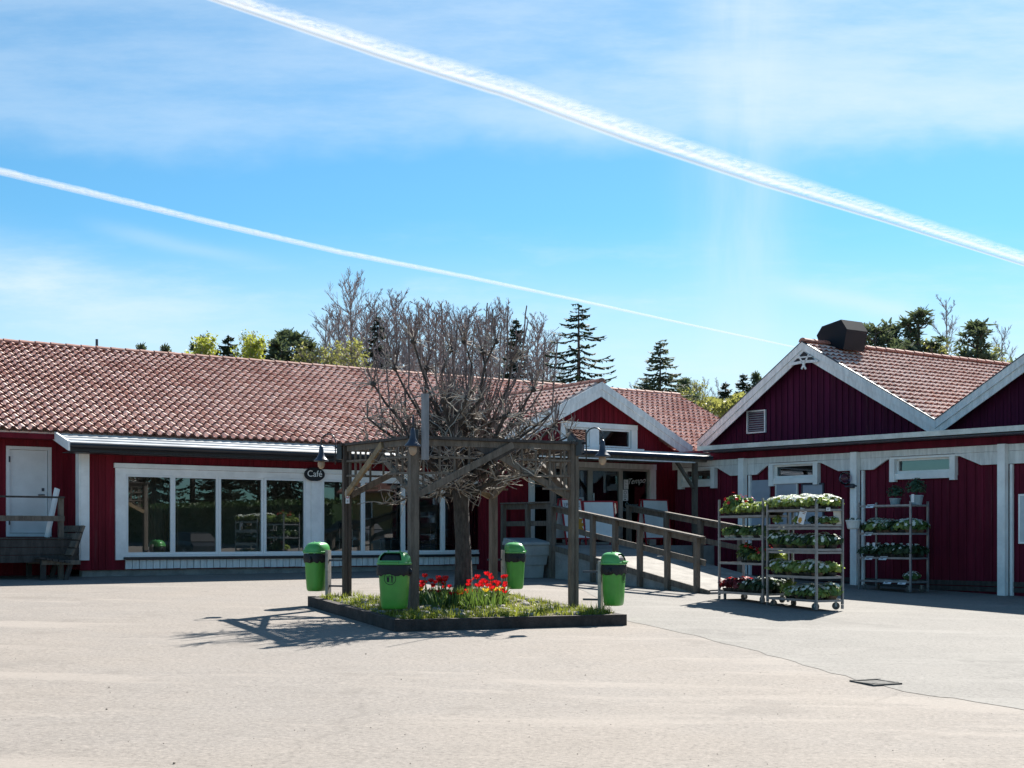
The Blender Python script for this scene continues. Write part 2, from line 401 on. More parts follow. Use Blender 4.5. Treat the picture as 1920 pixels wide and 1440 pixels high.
for i in range(len(dense)): mb.face((k0, dense[i], dense[(i + 1) % len(dense)]))
tag(mb.build('asphalt_patch', asph2), kind='structure')
# scattered grit and leaf scraps on the yard
mb = MB()
for i in range(260):
    px, py = R.uniform(-50, 1970), 1130 + 330 * R.random() ** .8
    p = GP(px, py)
    if -3.4 < p.x < 1.8 and 18 < p.y < 25: continue
    s_ = R.uniform(.002, .006) * (1.9 if R.random() < .05 else 1); a_ = R.uniform(0, PI)
    mb.lathe(p + Z * s_ * .2, [(s_ * .6, 0), (s_, s_ * .5), (s_ * .4, s_ * .9)], 5)
tag(mb.build('gravel', mat('grit_stone', (.13, .11, .09), .9, .3, 40), loc=(0, 14, .4)), kind='stuff')
# drain
dc = GP(1642, 1281); drain = thing('drain_grate', 'square iron drain grate sunk in the bright asphalt at right', 'drain', dc)
drot = .45; slope = Z
mb = MB(); S_ = .165
for (dx, dy, sx, sy) in ((0, S_, 2 * S_ + .05, .05), (0, -S_, 2 * S_ + .05, .05), (S_, 0, .05, 2 * S_ - .05), (-S_, 0, .05, 2 * S_ - .05)):
    c_, s_ = math.cos(drot), math.sin(drot); q = Vector((dx * c_ - dy * s_, dx * s_ + dy * c_, 0)); q += dc; mb.box((q.x, q.y, G(q.x, q.y) + .008), sx, sy, .022, drot)
iron = mat('worn_iron', (.125, .12, .112), .85, .2, 14, .3, spec=.15)
mb.build('frame', iron, drain)
mb = MB()
for i in range(8):
    t = -S_ + .06 + i * (2 * S_ - .12) / 7; q = Vector((t * math.cos(drot), t * math.sin(drot), 0)) + dc
    mb.box((q.x, q.y, G(q.x, q.y) + .009), .038, 2 * S_ - .06, .012, drot)
mb.build('grate', iron, drain)
mb = MB(); mb.box((dc.x, dc.y, G(dc.x, dc.y) + .0045), 2 * S_ - .03, 2 * S_ - .03, .004, drot); mb.build('drain_pit', black_paint, drain)

# ---- pantile roofs
def tile_mat():
    m, n, b = new_mat('clay_pantiles')
    uv = n.node('ShaderNodeTexCoord').outputs['UV']; ob = n.node('ShaderNodeTexCoord').outputs['Object']
    fl = n.node('ShaderNodeVectorMath'); fl.operation = 'FLOOR'; n.l.new(uv, fl.inputs[0])
    wn = n.node('ShaderNodeTexWhiteNoise'); wn.noise_dimensions = '2D'; n.l.new(fl.outputs[0], wn.inputs['Vector'])
    cc = n.mix(wn.outputs['Value'], (.56, .33, .26, 1), (.78, .57, .49, 1))
    cc = n.mix(n.remap(n.noise(ob, .5, 4), .4, .7, 0, .4), cc, (.80, .62, .55, 1))
    cc = n.mix(n.remap(n.noise(ob, 9, 4, .7), .55, .75, 0, .5), cc, (.27, .16, .13, 1))
    n.l.new(cc, b.inputs['Base Color']); b.inputs['Roughness'].default_value = .72; b.inputs['Specular IOR Level'].default_value = .3
    return m
tiles = tile_mat()
tile_edge = mat('shaded_tile_edge', (.13, .055, .045), .85, .2, 8)  # shade on the tile lips, painted in as a dark brown
def tile_roof(O, U, V, W, L, name, parent, cw=.215, rl=.285, thick=.05, keep=None, amp=1.0):
    U, V = Vector(U).normalized(), Vector(V).normalized(); Nn = U.cross(V).normalized()
    if Nn.z < 0: Nn = -Nn
    prof = [(0, -.018), (.08, .024), (.22, .054), (.40, .048), (.56, .014), (.72, -.010), (.90, -.022)]
    ts = []
    nc = int(W / cw); cw = W / nc
    for c in range(nc):
        for t, h in prof: ts.append((c + t, h * amp))
    ts.append((nc, -.018 * amp)); nr = max(1, int(round(L / rl))); rl = L / nr
    mb = MB(); rows = []
    jit = [[R.uniform(-.006, .006) for c in range(nc + 1)] for r in range(nr)]
    for r in range(nr):
        for (v, up, e) in ((r * rl - .035, 0.0, .001), (r * rl - .035, .055, .002), ((r + 1) * rl, 0.0, .999)):
            row = []
            for t, h in ts:
                j = jit[r][int(t)]
                i = mb.add(Vector(O) + U * (t * cw) + V * (v + j) + Nn * (h + up + (j if up else 0)))
                mb.uv[i] = (t + .0005, r + min(max(e, .01), .99)); row.append(i)
            rows.append(row)
    for k in range(len(rows) - 1):
        if k % 3 == 2: continue
        for i in range(len(ts) - 1):
            f = (rows[k][i], rows[k][i + 1], rows[k + 1][i + 1], rows[k + 1][i])
            if keep and not keep(sum((mb.v[q] for q in f), Vector()) / 4): continue
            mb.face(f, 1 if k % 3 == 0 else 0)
    # solid deck below the tiles
    o2 = Vector(O) - Nn * .03
    if keep is None: mb.hexa(o2, U * W, V * (L), -Nn * thick)
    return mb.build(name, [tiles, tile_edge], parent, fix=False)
ridge_mat = mat('ridge_tile_clay', (.36, .17, .13), .75, .15, 3, .2, fine=.2)
def ridge_caps(A, B, parent, step=.38, r=.115):
    A, B = Vector(A), Vector(B); n_ = int((B - A).length / step); mb = MB(); d = (B - A) / n_; s_ = d.cross(Z).normalized()
    for i in range(n_):
        r0, r1 = r * 1.12, r * .95; rings = []
        for (f, rr) in ((0, r0), (1.06, r1)):
            c = A + d * (i + f); rings.append([c + s_ * rr * math.cos(t * PI / 6) + Z * rr * .85 * math.sin(t * PI / 6) for t in range(7)])
        mb.loft(rings)
    return mb.build('ridge_cap', ridge_mat, parent)

# ---- walls
def wall_sheet(mb, fr, u0, u1, z0, z1, holes, o, th=.18, mi=0):
    us = sorted(set([u0, u1] + [h[0] for h in holes] + [h[1] for h in holes])); zs = sorted(set([z0, z1] + [h[2] for h in holes] + [h[3] for h in holes]))
    us = [q for q in us if u0 <= q <= u1]; zs = [q for q in zs if z0 <= q <= z1]
    for i in range(len(us) - 1):
        for j in range(len(zs) - 1):
            uc, zc = (us[i] + us[i + 1]) / 2, (zs[j] + zs[j + 1]) / 2
            if any(h[0] < uc < h[1] and h[2] < zc < h[3] for h in holes): continue
            for oo in (o, o - th): mb.poly([fr.P(us[i], oo, zs[j]), fr.P(us[i + 1], oo, zs[j]), fr.P(us[i + 1], oo, zs[j + 1]), fr.P(us[i], oo, zs[j + 1])], mi)
    for (a_, b_, c_, d_) in holes + [(u0, u1, z0, z1)]:
        for (p, q) in (((a_, c_), (b_, c_)), ((b_, c_), (b_, d_)), ((b_, d_), (a_, d_)), ((a_, d_), (a_, c_))):
            mb.poly([fr.P(p[0], o, p[1]), fr.P(q[0], o, q[1]), fr.P(q[0], o - th, q[1]), fr.P(p[0], o - th, p[1])], mi)
def battens(mb, fr, u0, u1, z0, ztop, holes, o, sp=.17, w_=.05, d=.018, mi=0):
    u = u0 + sp / 2
    while u < u1 - w_ / 2:
        zt = ztop(u) if callable(ztop) else ztop; segs = [(z0, zt)]
        for h in holes:
            if h[0] - w_ < u < h[1] + w_:
                ns = []
                for (p, q) in segs:
                    if h[3] <= p or h[2] >= q: ns.append((p, q)); continue
                    if h[2] > p: ns.append((p, h[2]))
                    if h[3] < q: ns.append((h[3], q))
                segs = ns
        for (p, q) in segs:
            if q - p > .03: mb.fbox(fr, u - w_ / 2, u + w_ / 2, o, o + d, p, q, mi)
        u += sp
def ring(mb, fr, u0, u1, z0, z1, o0, o1, fw, mi=0):
    mb.fbox(fr, u0, u1, o0, o1, z1 - fw, z1, mi); mb.fbox(fr, u0, u1, o0, o1, z0, z0 + fw, mi)
    mb.fbox(fr, u0, u0 + fw, o0, o1, z0 + fw, z1 - fw, mi); mb.fbox(fr, u1 - fw, u1, o0, o1, z0 + fw, z1 - fw, mi)
def window(parent, fr, u0, u1, z0, z1, o, fw=.06, d=.07, m=None, g=None, name='window', pane='pane', sill=None):
    mb = MB(); ring(mb, fr, u0, u1, z0, z1, o - d, o, fw); f = mb.build(name, m or pvc, parent)
    mb = MB(); mb.poly([fr.P(u0 + fw, o - d * .5, z0 + fw), fr.P(u1 - fw, o - d * .5, z0 + fw), fr.P(u1 - fw, o - d * .5, z1 - fw), fr.P(u0 + fw, o - d * .5, z1 - fw)])
    mb.build(pane, g or glass_win, f, fix=False)
    return f
# ================= the long cafe building (left) =================
L = lambda px, py, o=0.0: LF.hit(px, py, o)
uBR = L(918, 960)[0]                        # right end of the window bay
uA = L(-260, 900, -.9)[0]                   # left end, out of the picture
uEND = L(1420, 800, 0)[0] + 2.0
zG = .55                                    # walls go into the ground
zE = L(300, 817, -.25)[1]                   # tile eave
zR = L(350, 669.5, -5.8)[1]
cafe = thing('cafe_building', 'long low dark red wooden building with pantile roof and a wide white window front', 'building', LF.P(0, 0, .9))
# window groups from the picture: glass left/right
g1 = [(240, 320), (327, 404), (415, 490), (498, 568)]; g2 = [(607, 676), (684, 751), (760, 826), (833, 897)]
zt = L(400, 898.3)[1]; zb = L(400, 1034)[1]
fr_w = .065
groups = []
for g in (g1, g2):
    us = [(L(a, 960)[0], L(b_, 960)[0]) for a, b_ in g]
    groups.append(us)
hole1 = (groups[0][0][0] - fr_w, groups[0][-1][1] + fr_w, zb - fr_w, zt + fr_w)
hole2 = (groups[1][0][0] - fr_w, groups[1][-1][1] + fr_w, zb - fr_w, zt + fr_w)
uCL = L(213, 960)[0]; uCR = L(916, 960)[0]
zTop = L(400, 874)[1]; zPan = L(400, 1064.5)[1]; zCas = L(216, 1050)[1]
zWallT = zE + .25
oF = .62
zf = L(300, 836.5, oF)[1]; zk = L(300, 817.5, -.1)[1]
zBay = zf + (zk + .03 - zf) * (.62 / 1.17) - .06
holes = [hole1, hole2]
mb = MB()
wall_sheet(mb, LF, 0, uBR + .3, zPan - .02, zBay, holes, 0)
battens(mb, LF, L(168, 960)[0], uCL, zPan, L(190, 848)[1], [], 0, sp=.145)
battens(mb, LF, uCL, uBR, zTop, L(400, 856)[1], [], 0, sp=.145)
# side wall of the bay (faces left) and the set-back wall with the door
SF = Frame(LF.P(0, -.9, 0), LF.N, -LF.U)
wall_sheet(mb, SF, 0, .9 - .001, zPan - .02, zBay, [], 0, .15)
battens(mb, SF, 0.02, .88, zPan, zBay - .02, [], 0, sp=.145)
uD0, zD0 = L(11, 1006, -.9); uD1, zD1 = L(96, 839, -.9)
dhole = (uD0, uD1, zD0, zD1)
wall_sheet(mb, LF, uA, .02, zG, zWallT, [dhole], -.9, .2)
battens(mb, LF, uA, -.02, zG, zWallT - .05, [dhole], -.9, sp=.145)
# back and end walls keep the rooms dark
mb.fbox(LF, uA, uEND, -11.4, -11.2, zG, zE); mb.fbox(LF, uA - .2, uA, -11.2, -.9, zG, zE)
# gable end triangle far left
mb.prism([LF.P(uA - .1, -.9, zE), LF.P(uA - .1, -10.8, zE), LF.P(uA - .1, -5.8, zR - .1)], LF.U * .1)
mb.build('wall', red_l, cafe)
# plinth
mb = MB(); mb.fbox(LF, .06, uBR + .25, -.25, -.06, .5, zPan); mb.build('plinth', concrete, cafe)
# the cafe room: floor, ceiling, back wall
mb = MB(); mb.fbox(LF, .2, uBR, -5.2, -.2, zb - .25, zb - .2); mb.fbox(LF, .2, uBR, -5.2, -.2, zt + .45, zt + .5)
mb.fbox(LF, .2, uBR, -5.3, -5.2, zb - .25, zt + .5); mb.fbox(LF, .1, .2, -5.2, -.2, zb - .25, zt + .5); mb.fbox(LF, uBR, uBR + .1, -5.2, -.2, zb - .25, zt + .5)
mb.build('room', mat('cafe_room', (.50, .46, .42), .8, .1, 1), cafe)
mb = MB(); a0, a1 = L(272, 960, -.5)[0], L(335, 960, -.5)[0]; k = 26; pts = []
for i in range(k + 1): pts.append(LF.P(a0 + (a1 - a0) * i / k, -.5 + .04 * math.sin(i * 1.9), 0))
for i in range(k): mb.poly([pts[i] + Z * (zb - .05), pts[i + 1] + Z * (zb - .05), pts[i + 1] + Z * (zt + .1), pts[i] + Z * (zt + .1)])
mb.build('curtain', mat('beige_curtain', (.42, .37, .32), .9, .05, 3), cafe, smooth=True, fix=False)
# white surround: boards above, mullion panel, casings, skirt of vertical boards
mb = MB()
zt2, zb2 = zt + fr_w, zb - fr_w
mb.fbox(LF, uCL, uCR, 0, .07, zTop - .10, zTop)                               # top cap board
mb.fbox(LF, uCL + .03, uCR - .03, 0, .035, zTop - .24, zTop - .105)
mb.fbox(LF, uCL + .03, uCR - .03, 0, .030, zt2, zTop - .245)
u1a, u1b = hole1[1], hole2[0]
mb.fbox(LF, uCL + .03, hole1[0], 0, .05, zCas, zt2 - .003); mb.fbox(LF, hole2[1], uCR - .03, 0, .05, zCas, zt2 - .003)
mb.fbox(LF, u1a, u1a + (u1b - u1a) * .30, 0, .03, zPan, zt2 - .003); mb.fbox(LF, u1a + (u1b - u1a) * .31, u1a + (u1b - u1a) * .72, 0, .05, zPan, zt2 - .003); mb.fbox(LF, u1a + (u1b - u1a) * .73, u1b, 0, .03, zPan, zt2 - .003)
mb.build('window_surround', white, cafe)
for h in (hole1, hole2):
    mb = MB(); u = h[0]
    while u < h[1] - .02:
        e = min(u + .148, h[1]); mb.fbox(LF, u, e - .008, 0, .04 + R.uniform(-.003, .003), zPan + R.uniform(-.004, .004), zb2 - .11); u += .155
    mb.build('skirt_boards', white_worn, cafe)
mb = MB()
for h in (hole1, hole2): mb.fbox(LF, h[0] - .05, h[1] + .05, 0, .11, zb2 - .10, zb2 - .045)
mb.build('drip_ledge', black_metal, cafe)
mb = MB()
for h in (hole1, hole2): mb.fbox(LF, h[0] - .02, h[1] + .02, 0, .06, zb2 - .044, zb2 - .002)
mb.build('window_sill', pvc, cafe)
for gi, us in enumerate(groups):
    edges = [us[0][0] - fr_w] + [(us[i][1] + us[i + 1][0]) / 2 for i in range(3)] + [us[3][1] + fr_w]
    for i in range(4):
        slide = i in (0, 3)
        window(cafe, LF, edges[i] + .002, edges[i + 1] - .002, zb2, zt2, .035 if slide else .012, fw=.058, d=.06)
mb = MB(); mb.fbox(LF, 0, L(166.5, 950)[0], -.02, .045, zCas, L(158, 848)[1] - .01); mb.fbox(LF, -.03, -.002, -.22, .03, zCas, L(158, 848)[1] - .02)
mb.build('corner_board', white, cafe)
mb = MB(); zl = L(400, 856.2)[1]; mb.fbox(LF, L(167, 950)[0] + .01, uBR, 0, .03, zl - .012, zl + .022); mb.build('light_strip', white, cafe)
# lean-to tin roof over the bay
oF = .62
zf = L(300, 836.5, oF)[1]; zk = L(300, 817.5, -.1)[1]
ub = L(128, 830, oF)[0]
mb = MB()
dn = (LF.P(0, oF, zf) - LF.P(0, -.55, zk + .03))
A0 = LF.P(ub, -.55, zk + .03); Lr = uBR + .2 - ub
mb.hexa(A0, LF.U * Lr, dn, Z * -.03)
for i in range(1, 4): mb.hexa(A0 + dn * (i / 4) + Z * .002, LF.U * Lr, dn * .012, Z * .016)      # lapped seams along the roof
mb.build('tin_roof', tin_roof, cafe)
mb = MB(); rr = .065
pts = [LF.P(ub + .02, oF + .055, zf - .05), LF.P(uBR + .2, oF + .055, zf - .05)]; mb.tube(pts, rr, 10); mb.fbox(LF, ub + .02, uBR + .2, oF - .05, oF - .02, zf - .17, zf - .035)
mb.fbox(LF, ub + .05, uBR + .2, .02, oF - .06, zf - .19, zf - .172)
mb.build('gutter', black_metal, cafe)
mb = MB(); mb.prism([LF.P(ub - .03, -.55, zk + .07), LF.P(ub - .03, oF + .08, zf + .03), LF.P(ub - .03, oF + .08, zf - .17), LF.P(ub - .03, -.55, zk - .12)], LF.U * .045); mb.build('bargeboard', white, cafe)
# tiles: the front slope, the far slope, the ridge
oE = -.3
O1 = LF.P(uA - .3, oE, zE); V1 = LF.P(0, -5.8, zR) - LF.P(0, oE, zE)
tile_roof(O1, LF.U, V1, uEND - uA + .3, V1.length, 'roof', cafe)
mb = MB(); mb.hexa(LF.P(uA - .3, -5.8, zR), LF.U * (uEND - uA + .3), LF.P(0, -11.3, zE) - LF.P(0, -5.8, zR), Z * -.06); mb.build('back_roof', ridge_mat, cafe)
ridge_caps(LF.P(uA - .3, -5.8, zR + .0), LF.P(uEND, -5.8, zR + .0), cafe)
mb = MB(); mb.fbox(LF, uA - .3, .25, oE - .03, oE - .005, zE - .17, zE - .06); mb.fbox(LF, uA - .3, .2, -.9, oE - .031, zE - .16, zE - .145); mb.build('eaves_board', red_l, cafe)
uv_, zv_ = L(181.5, 655, -5.9); mb = MB(); mb.tube([LF.P(uv_, -5.9, zv_ - .3), LF.P(uv_, -5.9, L(181.5, 636, -5.9)[1])], .035, 8); mb.build('vent_pipe', dark_metal, cafe)
# the door
door_w = mat('white_door', (.72, .72, .74), .45, .04, 2)
mb = MB(); ring(mb, LF, uD0, uD1, zD0, zD1, -1.0, -.87, .07); mb.fbox(LF, uD0 + .08, uD1 - .08, -1.0, -.93, zD0 + .08, zD1 - .075); dr = mb.build('door', door_w, cafe)
mb = MB(); h0 = uD1 - .17; zh = L(80, 928, -.9)[1]
mb.fbox(LF, h0 - .10, h0 + .03, -.93, -.88, zh - .012, zh + .012); mb.build('handle', dark_metal, dr); mb = MB(); mb.fbox(LF, h0 - .025, h0 + .03, -.93, -.92, zh + .08, zh + .15); mb.build('lock', dark_metal, dr)
for zz in (zD0 + .25, zD1 - .35):
    mb = MB(); mb.fbox(LF, uD0 + .05, uD0 + .085, -.88, -.862, zz, zz + .13); mb.build('hinge', dark_metal, dr)

# Cafe sign
us_, zs_ = L(590, 889.5, .1); sg = thing('cafe_sign', 'black oval Café sign fixed to the white boards above the windows', 'sign', LF.P(us_, .1, zs_))
rx = (L(609, 889, .1)[0] - L(571, 889, .1)[0]) / 2; rz_ = rx * .62
mb = MB(); mb.prism([LF.P(us_ + rx * math.cos(t * PI / 20), .075, zs_ + rz_ * math.sin(t * PI / 20)) for t in range(40)], LF.N * .03); mb.build('sign_plate', black_paint, sg)
mb = MB(); mb.text('Café', rx * .80, LF.P(us_, .108, zs_ + .01), LF.U, Z); mb.build('lettering', mat('sign_white', (.85, .85, .85), .5, .01, 3), sg); mb = MB(); mb.fbox(LF, us_ - .08, us_ + .08, .106, .110, zs_ - .17, zs_ - .158); mb.build('underline', MATS['sign_white'], sg)

# landing in front of the door, with steps boards and rail
zDk = zD0 - .02
oDk = .55
deck = thing('wooden_landing', 'dark weathered wooden landing with rails outside the white door', 'landing', LF.P(-2.5, 0, .9))
mb = MB(); u = uA + .5
u = uA + .6
mbd = MB()
o = -.88
while o < oDk - .02: mbd.fbox(LF, uA + .5, -.18, o, o + .115, zDk - .035, zDk); o += .122
mbd.build('deck_boards', wood_dark, deck)
mb = MB(); z_ = zDk - .045
for i in range(3): mb.fbox(LF, uA + .5, -.18, oDk - .03, oDk + .01, z_ - .15, z_); z_ -= .16
mb.fbox(LF, -.21, -.18, -.85, oDk - .031, zDk - .5, zDk - .04)
mb.build('front_boards', wood_dark, deck)
mb = MB(); zrail = L(60, 931, oDk)[1]; mb.fbox(LF, uA + .5, L(121, 931, oDk)[0], oDk - .07, oDk + .03, zrail - .025, zrail + .012); mb.build('handrail', wood_dark, deck)
mb = MB(); zmr = L(60, 972, oDk)[1]; mb.fbox(LF, uA + .5, L(121, 972, oDk)[0], oDk - .028, oDk + .01, zmr - .055, zmr + .055); mb.build('mid_rail', wood_grey, deck)
for uu in (L(116, 960, oDk)[0], L(-70, 960, oDk)[0]):
    mb = MB(); mb.fbox(LF, uu - .05, uu + .05, oDk - .13, oDk - .031, .75, zrail - .026); mb.build('post', wood_grey, deck)
# white planks leaning in the corner by the door
for (pb, pt, off_, lab) in (((84, 1006), (108, 915), .12, 'white plank leaning beside the door, wider front one of two'), ((89, 1007), (113, 917), .03, 'thin white strip leaning behind the wider white plank by the door')):
    ub_, _ = L(pb[0], pb[1], off_); ut_, zt_ = L(pt[0], pt[1], off_)
    a_, b_ = LF.P(ub_, off_ + .1, zDk + .006), LF.P(ut_, off_ - .1, zt_)
    pl = MB(); pl.bar(a_, b_, .075 if off_ > .1 else .035, .02, LF.N); tag(pl.build('white_plank', white, loc=a_), lab, 'plank', 'white planks by the door')
# bench in the corner, end on
bx0 = P(96, 1060, 27.9); bg_ = Vector((bx0.x, bx0.y, G(bx0.x, bx0.y)))
bench = thing('wooden_bench', 'dark slatted wooden bench with tilted back beside the landing', 'bench', bg_)
bu, bo = LF.U, LF.N
def bpt(x, y, z): return bg_ + bu * x + bo * y + Z * z       # x: front(-) to back(+), y along the bench
mb = MB()
for i in range(5): x = -.42 + i * .125; mb.hexa(bpt(x, -.75, .42 - .02 * i), bu * .105 + Z * -.012, bo * 1.5, Z * .04)
mb.build('seat', wood_dark, bench)
mb = MB()
for i in range(4):
    t = i * .16; mb.hexa(bpt(.20 + t * .42, -.75, .50 + t), bu * .04 + Z * -.015, bo * 1.5, bu * .05 + Z * .13)
mb.build('backrest', wood_grey, bench)
for yy in (-.6, .5):
    mb = MB(); mb.hexa(bpt(-.36, yy, -.03), bu * .10, bo * .09, Z * .40); mb.build('leg', wood_dark, bench)
    mb = MB(); mb.bar(bpt(.14, yy + .045, -.03), bpt(.48, yy + .045, 1.08), .09, .08, bo); mb.build('leg', wood_dark, bench)
    mb = MB(); mb.hexa(bpt(-.36, yy + .1, .30), bu * .78, bo * .05, Z * .09); mb.build('crossbar', wood_grey, bench)

# chairs and a table inside the cafe
steel = mat('chair_steel', (.7, .7, .72), .25, .05, 5, metal=.9)
zfl = zb - .2
def make_chair(loc, rz, lab):
    t = thing('cafe_chair', lab, 'chair', loc, 'chairs inside the cafe', 0)
    l = Vector(loc)
    c, s_ = math.cos(rz), math.sin(rz)
    def q(x, y, z): return l + Vector((x * c - y * s_, x * s_ + y * c, z))
    mb = MB(); mb.box(q(0, 0, .46), .40, .40, .03, rz); mb.build('seat', mat('chair_seat', (.12, .10, .09), .5, .1, 4), t)
    mb = MB(); mb.box(q(-.19, 0, .80), .02, .38, .16, rz); mb.build('backrest', MATS['chair_seat'], t)
    for (sx, sy) in ((-1, -1), (-1, 1), (1, -1), (1, 1)):
        mb = MB(); mb.tube([q(sx * .21, sy * .2, 0), q(sx * .18, sy * .18, .45)] + ([q(-.19, sy * .18, .86)] if sx < 0 else []), .014, 6); mb.build('leg', steel, t)
for (px, o, rz, lab) in ((733, -1.2, 3.4, 'steel legged cafe chair seen behind the second pane of the right window group'), (655, -1.6, .6, 'steel legged cafe chair seen behind the pane left of the pergola post'),
                         (800, -1.3, 2.2, 'steel legged cafe chair seen behind the third pane of the right window group'), (860, -1.9, .9, 'steel legged cafe chair seen behind the last pane near the tree')):
    uu = L(px, 1000, o)[0]; make_chair(LF.P(uu, o, zfl), rz + ANG_L, lab)
for (px, lab) in ((690, 'small round cafe table between chairs behind the right window group'), (830, 'small round cafe table behind the panes beside the tree trunk')):
    uu = L(px, 1000, -2.1)[0]; l = LF.P(uu, -2.1, zfl); t = thing('cafe_table', lab, 'table', l, 'tables inside the cafe')
    mb = MB(); mb.lathe(l, [(.38, .71), (.39, .72), (.38, .74)], 24); mb.build('table_top', mat('table_top', (.55, .5, .45), .4, .1, 3), t)
    mb = MB(); mb.lathe(l, [(.22, 0), (.22, .02), (.03, .04), (.03, .709)], 14); mb.build('leg', steel, t)
# ================= entrance building with the small gable =================
oG = 1.5; oRk = 1.9
zLand = 1.66
ent = thing('entrance_building', 'dark red entrance building with a small white edged gable and glazed shop front', 'building', LF.P(10.5, oG, 1.0))
uAp, zAp = L(1128, 718, oRk); uRt, zRt = L(1291, 834, oRk)
hw = uRt - uAp; uLt = uAp - hw
zRk = zAp - (zAp - zRt)
ug0 = L(958, 960, oG)[0]; ug1 = L(1268, 900, oG)[0] + 2.0
zEv = L(1128, 838, oG)[1] + .0
glz0, glz1 = L(1000, 960, oG)[0], L(1218, 960, oG)[0]
zgT = L(1150, 878.5, oG)[1]
uw0, wz0 = L(1050, 838, oG); uw1, wz1 = L(1193, 800, oG); wz0 = wz0 - .02
uwa, uwb = L(1060, 838, oG)[0], L(1183, 838, oG)[0]; wzt = L(1128, 802, oG)[1]
pitch = (zAp - zRt) / hw
def zgab(u): return zAp - abs(u - uAp) * pitch - .22
mb = MB()
gh = [(glz0, glz1, zLand + .02, zgT)]
zSpl = zgT + .55
wall_sheet(mb, LF, ug0, ug1, .5, zSpl, gh, oG)
battens(mb, LF, ug0, glz0 - .12, .6, zSpl, [], oG, sp=.15); battens(mb, LF, glz1 + .12, ug1, .6, zSpl, [], oG, sp=.15)
wh = (uwa, uwb, wz0 + .06, wzt)
wall_sheet(mb, LF, uLt + .7, uRt - .7, zSpl + .002, wh[3] + .12, [wh], oG)
for (a_, b_) in ((uLt + .1, uLt + .7), (uRt - .7, uRt - .1)):
    mb.prism([LF.P(a_, oG, zSpl + .002), LF.P(b_, oG, zSpl + .002), LF.P(b_, oG, zgab(b_)), LF.P(a_, oG, max(zgab(a_), zSpl + .01))], LF.N * -.15)
mb.prism([LF.P(uLt + .7, oG, wh[3] + .122), LF.P(uRt - .7, oG, wh[3] + .122), LF.P(uRt - .7, oG, max(zgab(uRt - .7), wh[3] + .13)), LF.P(uAp, oG, zAp - .22), LF.P(uLt + .7, oG, max(zgab(uLt + .7), wh[3] + .13))], LF.N * -.15)
battens(mb, LF, uLt + .9, uRt - .2, zSpl + .02, zgab, [(uw0, uw1, wz0 - .05, wzt + .08)], oG, sp=.15)
# side wall towards the cafe windows
SG = Frame(LF.P(ug0, 0, 0), LF.N, -LF.U)
wall_sheet(mb, SG, -.2, oG - .001, .5, zSpl, [], 0, .15); battens(mb, SG, 0.05, oG - .03, .6, zSpl, [], 0, sp=.15)
mb.build('wall', red_l, ent)
# roofs
for sgn in (-1, 1):
    e = LF.P(uAp + sgn * (hw + .02), oRk - .03, zAp - pitch * (hw + .02)); rdg = LF.P(uAp, oRk - .03, zAp)
    V = rdg - e
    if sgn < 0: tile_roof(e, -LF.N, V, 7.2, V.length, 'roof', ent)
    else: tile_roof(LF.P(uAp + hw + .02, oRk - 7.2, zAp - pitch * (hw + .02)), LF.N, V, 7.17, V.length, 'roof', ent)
    mb = MB()
    w2 = .30
    for (oo, wA, wB) in ((oRk, -.02, w2), (oRk + .028, -.03, .13)):
        a1, a2 = LF.P(uAp, oo, zAp - wA), LF.P(uAp + sgn * (hw + .12), oo, zAp - pitch * (hw + .12) - wA)
        b1, b2 = LF.P(uAp, oo, zAp - wB * 1.15), LF.P(uAp + sgn * (hw + .12), oo, zAp - pitch * (hw + .12) - wB * 1.15)
        mb.prism([a1, a2, b2, b1], LF.N * -.0275)
    mb.build('bargeboard', white_worn, ent)
    mb = MB(); s0 = LF.P(uAp, oRk - .03, zAp - .03); s1 = LF.P(uAp + sgn * hw, oRk - .03, zAp - pitch * hw - .03); mb.hexa(s0, s1 - s0, LF.N * -.42, Z * -.025); mb.build('soffit', white_worn, ent)
ridge_caps(LF.P(uAp, oRk + .02, zAp + .02), LF.P(uAp, oRk - 5.5, zAp + .02), ent)
# upper window: two panes with white trim
mb = MB(); mb.fbox(LF, uw0, uw1, oG, oG + .06, wzt - .02, wzt + .11); mb.fbox(LF, uw0, uwa + .02, oG, oG + .05, wz0, wzt - .022); mb.fbox(LF, uwb - .02, uw1, oG, oG + .05, wz0, wzt - .022)
um0, um1 = L(1104, 820, oG)[0], L(1121, 820, oG)[0]; mb.fbox(LF, um0, um1, oG - .06, oG + .045, wz0 + .06, wzt - .022)
mb.fbox(LF, uw0 - .05, uw1 + .2, oG, oG + .09, wz0 + .0, wz0 + .055); mb.build('window_surround', white, ent)
window(ent, LF, uwa, um0, wz0 + .06, wzt - .02, oG - .01, .05, m=white, g=glass_win); window(ent, LF, um1, uwb, wz0 + .06, wzt - .02, oG - .01, .05, m=white, g=glass_win)
mb = MB(); mb.fbox(LF, uwa - .1, uwb + .1, oG - 1.6, oG - 1.5, wz0 - .3, wzt + .3); mb.build('loft_wall', mat('loft_wall', (.15, .13, .16), .8, .1, 2), ent)
